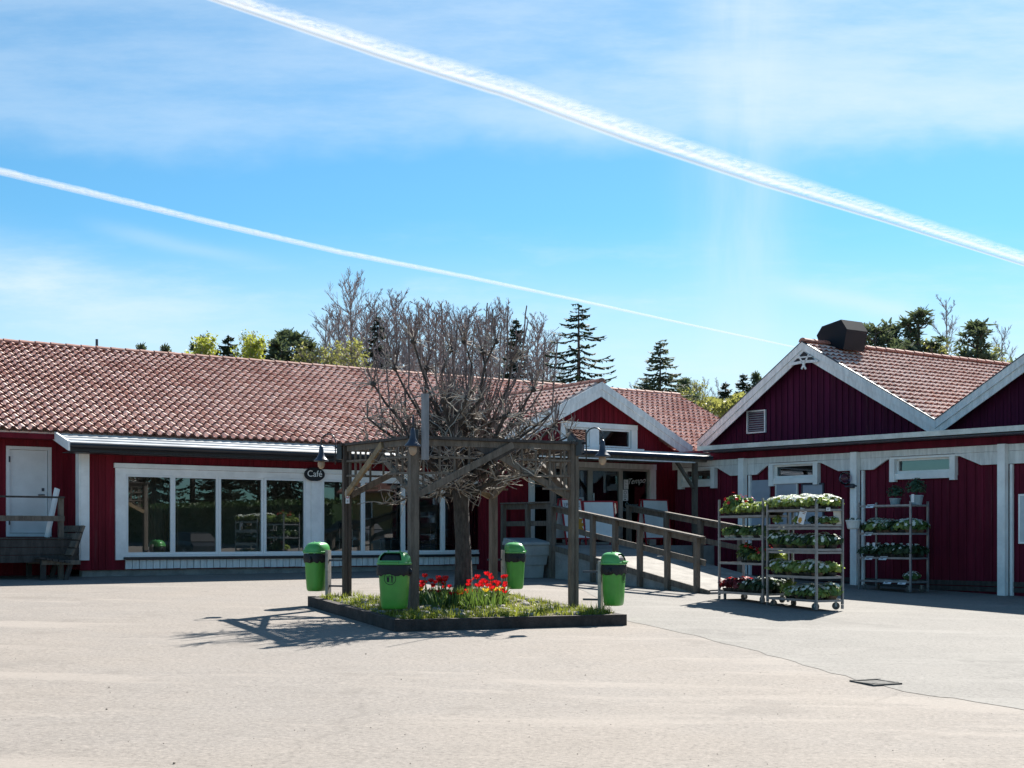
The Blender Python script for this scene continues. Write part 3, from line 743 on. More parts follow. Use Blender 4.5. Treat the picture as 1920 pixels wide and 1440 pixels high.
# glazed front
beige = mat('grey_beige_frame', (.45, .43, .41), .45, .06, 3)
mb = MB(); c0, c1 = L(990, 960, oG)[0], L(1228, 960, oG)[0]
mb.fbox(LF, c0, c1, oG, oG + .07, zgT - .0, zgT + .14); mb.fbox(LF, c0, glz0 + .01, oG, oG + .05, zLand, zgT - .002); mb.fbox(LF, glz1 - .01, c1, oG, oG + .05, zLand, zgT - .002); mb.build('door_surround', white_worn, ent)
cuts = [glz0, L(1060, 960, oG)[0], L(1083, 960, oG)[0], L(1108.5, 960, oG)[0], L(1166, 960, oG)[0], glz1]
zT2 = zgT
for i in range(5):
    a_, b_ = cuts[i], cuts[i + 1]; isd = (i == 3)
    nm = 'door' if isd else 'window'
    f = window(ent, LF, a_ + .003, b_ - .003, zLand + .02, zT2 - .004, oG - .02, fw=.065 if isd or i in (1, 2) else .045, d=.08, m=beige, g=(glass_green if i in (0, 4) else glass_win), name=nm)
    if isd:
        mb = MB(); hx = a_ + .05; mb.tube([LF.P(hx, oG + .05, zLand + .85), LF.P(hx, oG + .05, zLand + 1.35)], .016, 8)
        for zz in (.9, 1.3): mb.tube([LF.P(hx, oG - .02, zLand + zz), LF.P(hx, oG + .05, zLand + zz)], .012, 6)
        mb.build('handle', grey_metal, f)
# shop room
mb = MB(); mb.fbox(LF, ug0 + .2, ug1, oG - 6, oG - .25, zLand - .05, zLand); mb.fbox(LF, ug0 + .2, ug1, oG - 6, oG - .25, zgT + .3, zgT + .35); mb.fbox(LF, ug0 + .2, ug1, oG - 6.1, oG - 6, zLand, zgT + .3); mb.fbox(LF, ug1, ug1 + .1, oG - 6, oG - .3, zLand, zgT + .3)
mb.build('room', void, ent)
# writing and notices on the glass
paper = mat('white_paper', (.72, .74, .78), .6, .04, 4); ink = mat('black_ink', (.03, .03, .05), .6, .05, 5); ltr = mat('pale_lettering', (.62, .68, .68), .6, .03, 5); teal = mat('teal_print', (.03, .22, .24), .6, .05, 5)
zN = lambda px, py: L(px, py, oG + .0)
mb = MB(); uu, zz = zN(1195, 902); mb.text('Tempo', .215, LF.P(uu, oG - .045, zz), (LF.U + Z * .10).normalized(), Z, shear=.35); o_ = mb.build('lettering', ltr, ent)
mb = MB(); uu, zz = zN(1186, 947); mb.text('Öppet', .17, LF.P(uu, oG - .045, zz), LF.U, Z); mb.build('lettering', mat('faint_lettering', (.20, .30, .32), .6, .03, 5), ent)
mb = MB(); uu, zz = zN(1187, 955); mb.text('alla dagar 10', .16, LF.P(uu, oG - .045, zz), LF.U, Z); mb.build('lettering', MATS['faint_lettering'], ent)
def notice(x0, y0, x1, y1, nm, lab, o=.0, draw=None):
    a_, z1 = zN(x0, y0); b_, z0 = zN(x1, y1); t = thing(nm, lab, 'notice', LF.P((a_ + b_) / 2, oG + o, z0)); 
    mb = MB(); mb.fbox(LF, a_, b_, oG + o - .006, oG + o, z0, z1); mb.build('sheet', paper, t)
    if draw: mb = MB(); draw(mb, a_, b_, z0, z1, oG + o + .002); mb.build('print', ink if nm != 'poster' else teal, t)
def dr1(mb, a_, b_, z0, z1, o):
    w_, h_ = b_ - a_, z1 - z0
    for (f, g_) in ((.42, .46), (.30, .34)): mb.fbox(LF, a_ + w_ * .25, b_ - w_ * .25, o - .002, o, z0 + h_ * f, z0 + h_ * g_)
    mb.fbox(LF, a_ + w_ * .36, b_ - w_ * .36, o - .002, o, z0 + h_ * .08, z0 + h_ * .17)
    for t in range(16):
        a1, a2 = t * PI / 8, (t + 1) * PI / 8; c = LF.P(a_ + w_ * .5, o, z0 + h_ * .74); rr = w_ * .24
        mb.poly([c + LF.U * rr * math.cos(a1) + Z * rr * math.sin(a1), c + LF.U * rr * math.cos(a2) + Z * rr * math.sin(a2), c + LF.U * rr * .75 * math.cos(a2) + Z * rr * .75 * math.sin(a2), c + LF.U * rr * .75 * math.cos(a1) + Z * rr * .75 * math.sin(a1)])
def dr2(mb, a_, b_, z0, z1, o):
    w_, h_ = b_ - a_, z1 - z0; mb.fbox(LF, a_ + w_ * .28, a_ + w_ * .42, o - .002, o, z0 + h_ * .25, z0 + h_ * .72); mb.fbox(LF, a_ + w_ * .42, b_ - w_ * .3, o - .002, o, z0 + h_ * .6, z0 + h_ * .72); mb.fbox(LF, b_ - w_ * .38, b_ - w_ * .28, o - .002, o, z0 + h_ * .25, z0 + h_ * .55); mb.fbox(LF, a_ + w_ * .5, b_ - w_ * .4, o - .002, o, z0 + h_ * .3, z0 + h_ * .45)
def dr3(mb, a_, b_, z0, z1, o):
    for k in range(9): f = .08 + k * .10; mb.fbox(LF, a_ + .03, b_ - .03 - .04 * (k % 3), o - .002, o, z0 + (z1 - z0) * f, z0 + (z1 - z0) * (f + .02))
notice(1168, 918, 1179, 939, 'notice', 'white notice with black symbols taped on the glass beside the door', -.03, dr1)
notice(1171, 899, 1179.5, 917.3, 'notice', 'plain white opening hours sheet taped above the notice with symbols', -.03, dr3)
notice(1086, 932, 1096, 944, 'poster', 'small pale poster with teal print on the glass left of the door', -.03, dr2)
# flat canopy over the landing with its posts
oC = 3.75
uc0 = L(985, 850, oC)[0]; uc1 = L(1333, 860, oC)[0]; zc = L(1200, 846, oC)[1]
can = thing('entrance_canopy', 'flat grey canopy on wooden posts over the entrance landing', 'canopy', LF.P((uc0 + uc1) / 2, 2.6, zLand))
mb = MB(); mb.fbox(LF, uc0, uc1, oG + .08, oC, zc - .05, zc); mb.build('roof_sheet', tin_roof, can)
mb = MB(); mb.fbox(LF, uc0 + .03, uc1 - .12, oC - .06, oC - .02, zc - .20, zc - .052); mb.fbox(LF, uc0 + .03, uc1 - .12, oG + .10, oC - .061, zc - .13, zc - .10); mb.build('fascia', wood_grey, can)
mb = MB(); mb.fbox(LF, uc0, uc1 - .1, oC + .001, oC + .02, zc - .03, zc + .012); mb.build('edge_strip', white_worn, can); mb = MB(); mb.fbox(LF, uc0, uc1 - .55, oC - .019, oC + .03, zc - .235, zc - .206); mb.build('lower_strip', white_worn, can)
mb = MB(); mb.tube([LF.P(uc0, oC + .05, zc - .07), LF.P(uc1, oC + .05, zc - .09)], .05, 8); mb.build('gutter', dark_metal, can)
for px in (1303, 1037):
    uu = L(px, 950, 3.62)[0]; mb = MB(); mb.fbox(LF, uu - .055, uu + .055, 3.56, 3.67, .7 if px < 1100 else 1.0, zc - .205); mb.build('post', wood_grey, can)
    mb = MB(); s_ = -1 if px > 1200 else 1; mb.bar(LF.P(uu + s_ * .06, 3.62, zc - .85), LF.P(uu + s_ * .6, 3.62, zc - .22), .06, .09, LF.N); mb.build('brace', wood_grey, can)
# landing and ramp
R0 = Vector((.96, 31.1, 0)); Rd = LF.N.copy(); Rs = LF.U.copy()
uR0 = (R0 - LF.O).dot(LF.U); oR0 = (R0 - LF.O).dot(LF.N)
rampw = 2.5
rm = thing('entrance_ramp', 'concrete landing and ramp with plank surface leading up to the glazed entrance', 'ramp', R0 + Z * .9)
def rz(s): return zLand if s < 0 else zLand - .165 * s
mb = MB()
mb.hexa(LF.P(uR0, oG + .08, .4), LF.U * 6.6, LF.N * (oR0 - oG - .08), Z * (zLand - .4)); mb.build('landing', concrete, rm)
S1 = 5.35
mb = MB(); a0 = R0 + Z * .3; mb.prism([R0 + Z * .3, R0 + Z * zLand, R0 + Rd * S1 + Z * rz(S1), R0 + Rd * S1 + Z * .3], Rs * rampw); mb.build('ramp_slope', concrete, rm)
mb = MB(); s = .02
while s < S1 - .16:
    mb.hexa(R0 + Rd * s + Z * (rz(s) + .004) + Rs * .01, Rs * (rampw - .02), Rd * .14 + Z * (-.165 * .14), Z * .026); s += .146
mb.build('ramp_planks', mat('pale_ramp_planks', (.27, .25, .225), .85, .14, 2.5, .3, fine=.2), rm)
mb = MB(); mb.hexa(R0 + Z * (zLand - .1) - Rs * .03, Rs * .028, Rd * S1 + Z * (-.165 * S1), Z * .13); mb.build('kerb', wood_grey, rm)
def railing(nm, lab, posts, tops, mid, base, cap_w=.11):
    """posts: plan points; tops: z of the cap at each post; mid: z of the mid rail"""
    t = thing(nm, lab, 'railing', posts[0] + Z * base[0], 'wooden railings at the entrance')
    for p, zt_, b_ in zip(posts, tops, base):
        mb = MB(); mb.hexa(p + Z * b_ - Rs * .05 - Rd * .05, Rs * .10, Rd * .10, Z * (zt_ - .03 - b_)); mb.build('post', wood_grey, t)
    i0, i1 = 0, len(posts) - 1
    d = (posts[i1] - posts[i0]).normalized()
    ext = d * .18
    a_, b_ = posts[0] + Z * tops[0] - ext * .3, posts[i1] + Z * tops[i1] + ext + Z * (tops[i1] - tops[i1 - 1]) / (posts[i1] - posts[i1 - 1]).length * .18
    mb = MB(); mb.bar(a_, b_, .13, .035); mb.build('handrail', wood_grey, t)
    sd = d.cross(Z).normalized() * -1
    side = Rs if abs(d.dot(Rd)) > .5 else -Rd
    mb = MB(); mb.bar(a_ - Z * .085 + side * .068, b_ - Z * .085 + side * .068, .03, .13); mb.build('top_rail', wood_grey, t)
    a2, b2 = posts[0] + Z * mid[0], posts[i1] + Z * mid[1] + (b_ - posts[i1] - Z * tops[i1])
    mb = MB(); mb.bar(a2 + side * .068, b2 + side * .068, .03, .12); mb.build('mid_rail', wood_grey, t)
    return t
ss = [1.576, 2.374, 3.21, 4.10, 5.0]
pp = [R0 + Rd * s - Rs * .05 for s in [.02] + ss]
tp = [2.62 + (1.90 - 2.62) * s / 5.0 for s in [.02] + ss]
railing('ramp_railing', 'sloping weathered railing with five open bays along the near side of the ramp', pp, tp, (2.14, 1.38), [.85] * 2 + [.75] * 2 + [.68] * 2)
pl_ = [R0 - Rd * 2.05 - Rs * .02, R0 - Rd * 1.0 - Rs * .02, R0 - Rd * .12 - Rs * .02]
railing('landing_railing', 'level dark railing on the left edge of the landing in front of the glass', pl_, [2.70, 2.70, 2.69], (2.2, 2.2), [zLand - .4] * 3)
pf = [R0 + Rs * (rampw + .1) + Rd * s for s in (-.4, 1.0, 2.2, 3.5)]
railing('ramp_railing', 'short railing on the far side of the ramp behind the flower trolleys', pf, [2.66, 2.47, 2.30, 2.12], (2.16, 1.62), [1.2, .9, .8, .7])
# A-boards on the landing
red_frame = mat('red_frame', (.38, .02, .03), .4, .08, 4); board_w = mat('blank_board', (.82, .83, .84), .5, .05, 2.0, fine=.03)
def a_board(px0, px1, pyT, o, lab, lean, yaw=0.0, draw=False, z0=zLand):
    a_, zt_ = L(px0, pyT, o); b_, _ = L(px1, pyT, o); h = zt_ - z0; w_ = b_ - a_
    base = LF.P((a_ + b_) / 2, o, z0); t = thing('sandwich_board', lab, 'sign board', base, 'sandwich boards at the entrance')
    U2 = Matrix.Rotation(yaw, 3, 'Z') @ LF.U; N2 = Matrix.Rotation(yaw, 3, 'Z') @ LF.N
    def q(x, y, z): return base + U2 * x + N2 * y + Z * z
    for sg_, nm in ((1, 'front_panel'), (-1, 'rear_panel')):
        off0, off1 = sg_ * lean, sg_ * .03
        up = (q(0, off1, h) - q(0, off0, .06)); vz = up.normalized(); nn = U2.cross(vz) * (1 if True else 1)
        if nn.dot(N2 * sg_) < 0: nn = -nn
        A = q(-w_ / 2, off0, .06); hh = up.length
        mb = MB(); mb.hexa(A + U2 * .03 + vz * .1, U2 * (w_ - .06), vz * (hh - .13), nn * .012); pnl = mb.build(nm, board_w, t)
        mb = MB()
        for (x0, x1, v0, v1) in ((0, w_, hh - .035, hh), (0, w_, .10, .135), (0, .035, .136, hh - .036), (w_ - .035, w_, .136, hh - .036), (0, .035, -.05, .099), (w_ - .035, w_, -.05, .099)):
            mb.hexa(A + U2 * x0 + vz * v0 - nn * .006, U2 * (x1 - x0), vz * (v1 - v0), nn * .028)
        mb.build('frame', red_frame, t)
        if draw and sg_ > 0:
            mb = MB(); c = A + U2 * w_ / 2 + nn * .016
            mb.hexa(A + U2 * .06 + vz * (hh - .24) + nn * .0125, U2 * (w_ - .12), vz * .17, nn * .002); mb.build('paper', paper, t)
            mb = MB(); mb.text('LINNÉ ZE', .13, c + vz * (hh - .155), U2, vz); mb.build('lettering', ink, t)
            mb = MB(); pts = []
            for k in range(22):
                rr = (.16 if k % 2 else .25) * w_ / .6; pts.append(A + U2 * (w_ * .62 + rr * math.cos(k * PI / 11)) + vz * (hh * .42 + rr * math.sin(k * PI / 11)) + nn * .0135)
            mb.prism(pts, nn * .002); mb.build('orange_splash', mat('orange_print', (.55, .27, .03), .5, .05, 5), t)
            mb = MB(); mb.text('17', .17, A + U2 * (w_ * .6) + vz * (hh * .42) + nn * .018, U2, vz); mb.build('lettering', mat('red_print', (.35, .03, .02), .5, .05, 5), t)
    return t
a_board(1046, 1090, 935, 2.75, 'red framed sandwich board with an orange splash print, partly behind the pergola post', .22, .15, True)
a_board(1097, 1145, 939, 2.6, 'blank white red framed sandwich board standing askew in front of the door', .34, -.45)
a_board(1200, 1251, 936, 2.5, 'tall blank grey and white sandwich board right of the door', .18, .05)
# grit bin
gb = P(989, 1076, 31.15); gl = Vector((gb.x, gb.y, G(gb.x, gb.y)))
grit = thing('grit_bin', 'pale grey stepped plastic grit bin with sloping lid beside the landing', 'grit bin', gl)
gp = mat('grey_green_plastic', (.33, .36, .36), .5, .1, 3, fine=.08)
def gq(x, y, z): return gl + LF.U * x + LF.N * y + Z * z
mb = MB()
def gring(w_, d, z): return [gq(-w_, -d, z), gq(w_, -d, z), gq(w_, d, z), gq(-w_, d, z)]
zs = [(.27, .24, 0), (.30, .26, .30), (.335, .29, .301), (.36, .31, .52), (.395, .335, .521), (.42, .355, .76)]
mb.loft([gring(*q) for q in zs]); mb.build('body', gp, grit)
mb = MB(); mb.loft([gring(.45, .385, .765), gring(.45, .385, .80), [gq(-.43, -.36, .93), gq(.43, -.36, .93), gq(.43, .36, .83), gq(-.43, .36, .83)]]); mb.build('lid', gp, grit)
# ================= the shop with twin gables (right) =================
H = lambda px, py, o=0.0: RF.hit(px, py, o)
oGb = -2.5; oE2 = .72; oRkR = oGb + .35
WD = Vector((.8265, .563, 0)).normalized()
uS0 = H(1266, 900)[0]; uS1 = 4.6
shop = thing('shop_building', 'dark red wooden shop with two steep white edged gables above a flat eave', 'building', RF.P(-3, 0, 1.0))
zEvR = H(1600, 818, oE2)[1]           # top of the eave edge
zFrT = H(1600, 848.5, .12)[1]; zFrB = H(1600, 882, .12)[1]
wins = []
for (x0, x1, y0, y1) in ((1284, 1338, 880, 897), (1455, 1530, 872.5, 892.5), (1683, 1786, 863.5, 888)):
    u0, z1 = H(x0, (y0)); u1, z0 = H(x1, (y1)); wins.append((u0, u1, z0, z1))
zwT = sum(w_[3] for w_ in wins) / 3; zwB = sum(w_[2] for w_ in wins) / 3
wins = [(a_, b_, zwB, zwT) for (a_, b_, _, _) in wins]
mb = MB()
wall_sheet(mb, RF, uS0, uS1, .3, zEvR - .05, wins, 0, .2)
battens(mb, RF, uS0, uS1, .85, zFrT, [(a_ - .1, b_ + .1, c_ - .1, d_ + .1) for a_, b_, c_, d_ in wins], 0, sp=.2, w_=.055, d=.02)
mb.fbox(RF, uS0, uS0 + .15, -8, -.21, .3, zEvR - .1); mb.fbox(RF, uS1 - .15, uS1, -12, -.21, .3, zEvR - .1); 
mb.build('wall', red_r, shop)
# plinth boards near the ground at right
mb = MB()
for k in range(2): mb.fbox(RF, uS0 + .4, uS1, .021, .05, .72 + k * .12, .82 + k * .12)
mb.build('plinth', wood_dark, shop)
# gables
uA1, zA1 = H(1505, 643, oRkR); uV1, zV1 = H(1754, 790, oRkR); uL1, zL1 = H(1309, 829, oRkR)
uA2 = uV1 + (uV1 - uA1); 
pr = (zA1 - zV1) / (uV1 - uA1); plf = (zA1 - zL1) / (uA1 - uL1)
uR2 = uA2 + (uV1 - uA1)
mb = MB()
zB_ = zEvR - .3
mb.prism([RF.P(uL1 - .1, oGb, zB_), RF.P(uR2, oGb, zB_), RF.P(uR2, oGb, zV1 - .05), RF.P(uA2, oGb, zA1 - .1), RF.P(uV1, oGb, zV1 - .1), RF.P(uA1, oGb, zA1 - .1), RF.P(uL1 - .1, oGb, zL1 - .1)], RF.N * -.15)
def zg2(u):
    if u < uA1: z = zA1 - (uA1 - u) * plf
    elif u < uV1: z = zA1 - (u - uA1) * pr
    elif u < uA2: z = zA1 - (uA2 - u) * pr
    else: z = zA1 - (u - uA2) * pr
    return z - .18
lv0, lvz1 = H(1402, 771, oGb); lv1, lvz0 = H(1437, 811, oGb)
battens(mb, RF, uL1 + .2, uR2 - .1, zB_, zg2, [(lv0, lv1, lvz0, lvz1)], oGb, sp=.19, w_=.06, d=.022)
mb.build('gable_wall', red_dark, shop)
mb = MB(); ring(mb, RF, lv0, lv1, lvz0, lvz1, oGb, oGb + .06, .035); lvr = mb.build('vent_louvre', white_worn, shop)
mb = MB(); nl = 9
for i in range(nl):
    z_ = lvz0 + .04 + (lvz1 - lvz0 - .08) * (i + .5) / nl; a_ = RF.P(lv0 + .036, oGb + .015, z_ + .02); mb.hexa(a_, RF.U * (lv1 - lv0 - .072), RF.N * .035 + Z * -.03, Z * .008)
mb.build('slats', mat('grey_slats', (.30, .30, .33), .5, .05, 4), lvr)
# gable roofs: ridges run back along WD
def slope(uE, zE_, uR, zR_, nm='roof', back=11.0):
    e = RF.P(uE, oRkR - .02, zE_); r = RF.P(uR, oRkR - .02, zR_); V = r - e
    return tile_roof(e, WD, V, back, V.length, nm, shop, rl=.25, amp=.6)
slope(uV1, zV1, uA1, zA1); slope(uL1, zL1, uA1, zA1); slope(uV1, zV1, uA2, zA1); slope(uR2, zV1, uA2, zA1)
for uu in (uA1, uA2): ridge_caps(RF.P(uu, oRkR + .02, zA1 + .03), RF.P(uu, oRkR, zA1 + .03) + WD * 11, shop)
for (ua, za, ue, ze) in ((uA1, zA1, uL1, zL1), (uA1, zA1, uV1, zV1), (uA2, zA1, uV1, zV1), (uA2, zA1, uR2, zV1)):
    mb = MB()
    for (oo, wB, wT) in ((oRkR + .01, .36, -.02), (oRkR + .04, .17, -.035)):
        mb.prism([RF.P(ua, oo, za - wT), RF.P(ue, oo, ze - wT), RF.P(ue, oo, ze - wB), RF.P(ua, oo, za - wB)], RF.N * -.0285)
    mb.build('bargeboard', white_worn, shop)
    mb = MB(); mb.prism([RF.P(ua, oRkR + .05, za + .05), RF.P(ue, oRkR + .05, ze + .05), RF.P(ue, oRkR + .05, ze + .025), RF.P(ua, oRkR + .05, za + .025)], RF.N * -.10); mb.build('flashing', dark_metal, shop)
    mb = MB(); s0 = RF.P(ua, oRkR - .02, za - .04); s1 = RF.P(ue, oRkR - .02, ze - .04); mb.hexa(s0, s1 - s0, RF.N * -.36, Z * -.02); mb.build('soffit', white_worn, shop)
# star ornament under the first apex
mb = MB(); oo = oRkR + .062
def hp(px, py): u, z = H(px, py, oo); return RF.P(u, oo, z)
for (p, q, t_) in (((1479, 684), (1507, 678), .07), ((1507, 678), (1533, 677), .07), ((1497, 665), (1511, 692), .045), ((1517, 664), (1503, 692), .045), ((1494, 671), (1522, 668), .035)):
    mb.bar(hp(*p), hp(*q), t_, .03, RF.N)
mb.build('star_ornament', white_worn, shop)
mb = MB(); mb.prism([hp(1488, 678.5), hp(1507, 659), hp(1526, 673.5), hp(1516, 676), hp(1507, 676.5), hp(1498, 678)], RF.N * -.012); mb.build('ornament_hole', black_paint, shop)
# flat roof between the eave edge and the gables; pale metal edge, dark soffit, red fascia
uE0 = H(1311, 831, oE2)[0]
mb = MB(); mb.prism([RF.P(uE0, oE2, zEvR - .09), RF.P(uS1 + .3, oE2, zEvR - .09), RF.P(uS1 + .3, oGb + .02, zEvR - .06), RF.P(uE0, oGb + .02, zEvR - .06)], Z * .05); mb.build('flat_roof', black_metal, shop)
mb = MB(); mb.fbox(RF, uE0 - .02, uS1 + .3, oE2 + .002, oE2 + .05, zEvR - .11, zEvR)
mb.fbox(RF, uE0 - .02, uS1 + .3, oE2 - .14, oE2 + .0, zEvR - .02, zEvR + .004); mb.build('eave_flashing', mat('pale_flashing', (.62, .63, .60), .45, .1, 4, metal=.2, fine=.12), shop)
mb = MB(); mb.fbox(RF, uE0 + .1, uS1 + .3, .16, oE2 - .02, zEvR - .155, zEvR - .125); mb.build('soffit', dark_metal, shop)
zRedB = zFrT + .005
mb = MB(); mb.fbox(RF, uS0, uS1 + .2, .122, .158, zRedB, zEvR - .16); mb.build('fascia', red_r, shop)
# frieze with its curved-down ends at the posts
posts = [H(1392, 900, .2)[0], H(1603, 900, .2)[0], H(1880, 900, .2)[0], H(1880, 900, .2)[0] + 3.3]
mb = MB()
edges = [uS0] + posts + [uS1]
segs = []
stops = sorted([(p, 'p') for p in posts] + [((a_ + b_) / 2, 'w', a_ - .12, b_ + .12) for a_, b_, _, _ in wins])
zmid = zFrT - .16
def fr_piece(a_, b_, hi_left):
    """frieze board between a post (low end) and a window (high end)"""
    dep = zFrB; up = zFrT - .20; w_ = b_ - a_; lo = min(.55, w_ * .45); tr = min(.55, w_ * .45)
    if hi_left: low = [RF.P(b_, .06, dep), RF.P(b_ - lo, .06, dep), RF.P(b_ - lo - tr, .06, up), RF.P(a_, .06, up)]
    else: low = [RF.P(b_, .06, up), RF.P(a_ + lo + tr, .06, up), RF.P(a_ + lo, .06, dep), RF.P(a_, .06, dep)]
    mb.prism([RF.P(a_, .06, zFrT - .145), RF.P(b_, .06, zFrT - .145)] + low, RF.N * .05)
seq = stops
mb.fbox(RF, uS0, uS1, .06, .115, zFrT - .14, zFrT)
for i in range(len(seq) - 1):
    A_, B_ = seq[i], seq[i + 1]
    a_ = A_[0] + .05 if A_[1] == 'p' else A_[3]; b_ = B_[0] - .05 if B_[1] == 'p' else B_[2]
    if A_[1] == 'w' and B_[1] == 'p': fr_piece(a_, b_, True)
    elif A_[1] == 'p' and B_[1] == 'w': fr_piece(a_, b_, False)
    else: mb.fbox(RF, a_, b_, .06, .11, zFrB, zFrT - .145)
mb.fbox(RF, uS0, seq[0][2] if seq[0][1] == 'w' else posts[0], .06, .11, zFrT - .20, zFrT - .145)
mb.build('frieze', white_worn, shop)
for p in posts:
    gq_ = RF.P(p, .2, 0); mb = MB(); mb.fbox(RF, p - .085, p + .085, .121, .27, G(gq_.x, gq_.y) - .05, zFrT - .0); mb.fbox(RF, p + .10, p + .16, .03, .10, G(gq_.x, gq_.y) - .05, zFrB - .01); mb.build('post', white, shop)
for (a_, b_, c_, d_) in wins:
    f = window(shop, RF, a_ - .02, b_ + .02, c_ - .02, d_ + .02, .02, .06, .09, m=white)
    mb = MB(); mb.fbox(RF, a_ - .12, b_ + .12, .0, .125, d_ + .0, d_ + .05); mb.fbox(RF, a_ - .12, b_ + .12, .0, .10, c_ - .15, c_ - .02)
    for (x0, x1) in ((a_ - .13, a_ - .0), (b_ + .0, b_ + .13)): mb.fbox(RF, x0, x1, .0, .135, c_ - .20, d_ - .002)
    mb.build('window_trim', white, f)
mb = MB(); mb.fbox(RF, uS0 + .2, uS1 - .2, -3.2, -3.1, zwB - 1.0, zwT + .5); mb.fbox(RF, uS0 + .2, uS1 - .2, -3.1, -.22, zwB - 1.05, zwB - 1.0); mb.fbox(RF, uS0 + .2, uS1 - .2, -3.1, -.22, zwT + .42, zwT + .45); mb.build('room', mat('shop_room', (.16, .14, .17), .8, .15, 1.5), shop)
# hexagonal hood on the ridge
oH = oGb - .55
hex_px = [(1531, 629), (1541, 612), (1577, 599), (1588, 617), (1581, 655), (1538, 648)]
hp_ = [RF.P(H(x, y, oH)[0], oH, H(x, y, oH)[1]) for x, y in hex_px]
hood = MB(); hood.prism(hp_, WD * .80); ho = tag(hood.build('roof_hood', mat('dark_hood_metal', (.006, .008, .014), .55, .12, 2, spec=.2), loc=hp_[5]), 'dark hexagonal metal ventilation hood sitting on the ridge of the shop roof', 'vent hood')
# pale panels on the wall, posters, globe lamp
def panel(x0, x1, y0, y1, m_, nm, lab, cat, frame=None, grp=None, o=.03):
    a_, z1 = H(x0, y0, o); b_, z0 = H(x1, y1, o); t = thing(nm, lab, cat, RF.P((a_ + b_) / 2, o, z0), grp)
    mb = MB(); mb.fbox(RF, a_, b_, .021, o + .02, z0, z1); mb.build('sheet', m_, t)
    if frame: mb = MB(); ring(mb, RF, a_ - .04, b_ + .04, z0 - .04, z1 + .04, .02, o + .03, .04); mb.build('frame', frame, t)
    return a_, b_, z0, z1
pale = mat('pale_blue_panel', (.34, .38, .46), .35, .06, 2)
panel(1409, 1444, 901, 985, pale, 'display_board', 'plain pale blue board on the wall behind the left flower trolley', 'board', grp='pale boards on the shop wall')
panel(1457, 1494, 908, 985, pale, 'display_board', 'pale blue board with a white frame under the middle window', 'board', white_worn, 'pale boards on the shop wall')
panel(1506, 1543, 910, 985, pale, 'display_board', 'pale blue board with a dark frame left of the globe lamp', 'board', dark_metal, 'pale boards on the shop wall')
a_, b_, z0, z1 = panel(1914, 1948, 930, 1016, mat('pale_notice_paper', (.6, .63, .66), .5, .06, 3), 'notice_case', 'white framed notice case on the red wall at the right edge', 'notice case', white)
uG, zG_ = H(1585, 897, .35); gl_ = RF.P(uG, .35, zG_); lamp = thing('globe_lamp', 'clear round globe lamp on a short arm beside the white post', 'lamp', gl_)
mb = MB(); mb.lathe(gl_ - Z * .15, [(.15 * math.sin(PI * (i + .4) / 12.8), .15 - .15 * math.cos(PI * (i + .4) / 12.8)) for i in range(13)], 20); mb.build('globe', glass('globe_glass', (.80, .78, .86), 1.35), lamp, smooth=True, fix=False)
uB_, zB2 = H(1598, 911, .3); mb = MB(); mb.tube([gl_ - Z * .15, gl_ - Z * .19, RF.P(uB_, .3, zB2), RF.P(uB_ + .1, .27, zB2)], .02, 8); mb.lathe(RF.P(uB_, .3, zB2 - .05), [(.055, 0), (.06, .03), (.06, .08), (.04, .1)], 12); mb.build('arm', dark_metal, lamp)
# ================= planting bed with pergola =================
cL, cF, cR_ = GP(577, 1137), GP(740, 1185), GP(1166, 1171)
e1 = (cF - cL); e1.z = 0; e2 = cR_ - cF; e2.z = 0
e2 = (e2 - e1 * (e2.dot(e1) / e1.dot(e1)))                 # square it up
cR_ = cF + e2; cB = cL + e2
for c in (cL, cF, cR_, cB): c.z = G(c.x, c.y)
BH = .17
def bz(x, y): return G(x, y) + BH - .03
bedc = (cL + cR_) / 2; bedc.z = G(bedc.x, bedc.y)
bed = thing('planting_bed', 'square raised bed edged with dark timbers around the bare tree', 'planting bed', bedc)
d1, d2 = e1.normalized(), e2.normalized()
def timber(a, b, inner):
    d = (b - a).normalized(); mb = MB(); n_ = 2 if (b - a).length > 3 else 1; Lg = (b - a).length
    mb.hexa(a - Z * .06, b - a, inner * .13, Z * (BH + .06)); return mb.build('edge_timber', kerb_wood, bed)
timber(cL, cF, d2); timber(cF + d2 * .0 + d1 * -.0, cR_, -d1) if False else None
mb = MB(); mb.hexa(cF + d2 * .131 - Z * .06, (cR_ - cF) - d2 * .131, -d1 * .13, Z * (BH + .055)); mb.build('edge_timber', kerb_wood, bed)
mb = MB(); mb.hexa(cB - Z * .06 + d1 * .0, (cR_ - cB) - d1 * .131, -d2 * .13, Z * (BH + .055)); mb.build('edge_timber', kerb_wood, bed)
mb = MB(); mb.hexa(cL + d2 * .131 - Z * .06, (cB - cL) - d2 * .262, d1 * .13, Z * (BH + .055)); mb.build('edge_timber', kerb_wood, bed)
soil = mat('dry_soil', (.20, .16, .11), .95, .25, 5, .6, fine=.3, col2=(.10, .085, .05))
mb = MB(); nx = 14
ids = [[None] * (nx + 1) for _ in range(nx + 1)]
for i in range(nx + 1):
    for j in range(nx + 1):
        p = cL + d1 * (.12 + (e1.length - .24) * i / nx) + d2 * (.12 + (e2.length - .24) * j / nx)
        p.z = bz(p.x, p.y) + (.03 * math.sin(i * 1.3) * math.sin(j * 1.7)) + .05 * math.sin(PI * i / nx) * math.sin(PI * j / nx) ; ids[i][j] = mb.add(p)
for i in range(nx):
    for j in range(nx): mb.face((ids[i][j], ids[i + 1][j], ids[i + 1][j + 1], ids[i][j + 1]))
mb.build('soil', soil, bed, smooth=True)
def bedp(s, t):           # s along cL->cF, t along cL->cB, 0..1
    p = cL + e1 * s + e2 * t; p.z = bz(p.x, p.y) + .05 * math.sin(PI * s) * math.sin(PI * t); return p
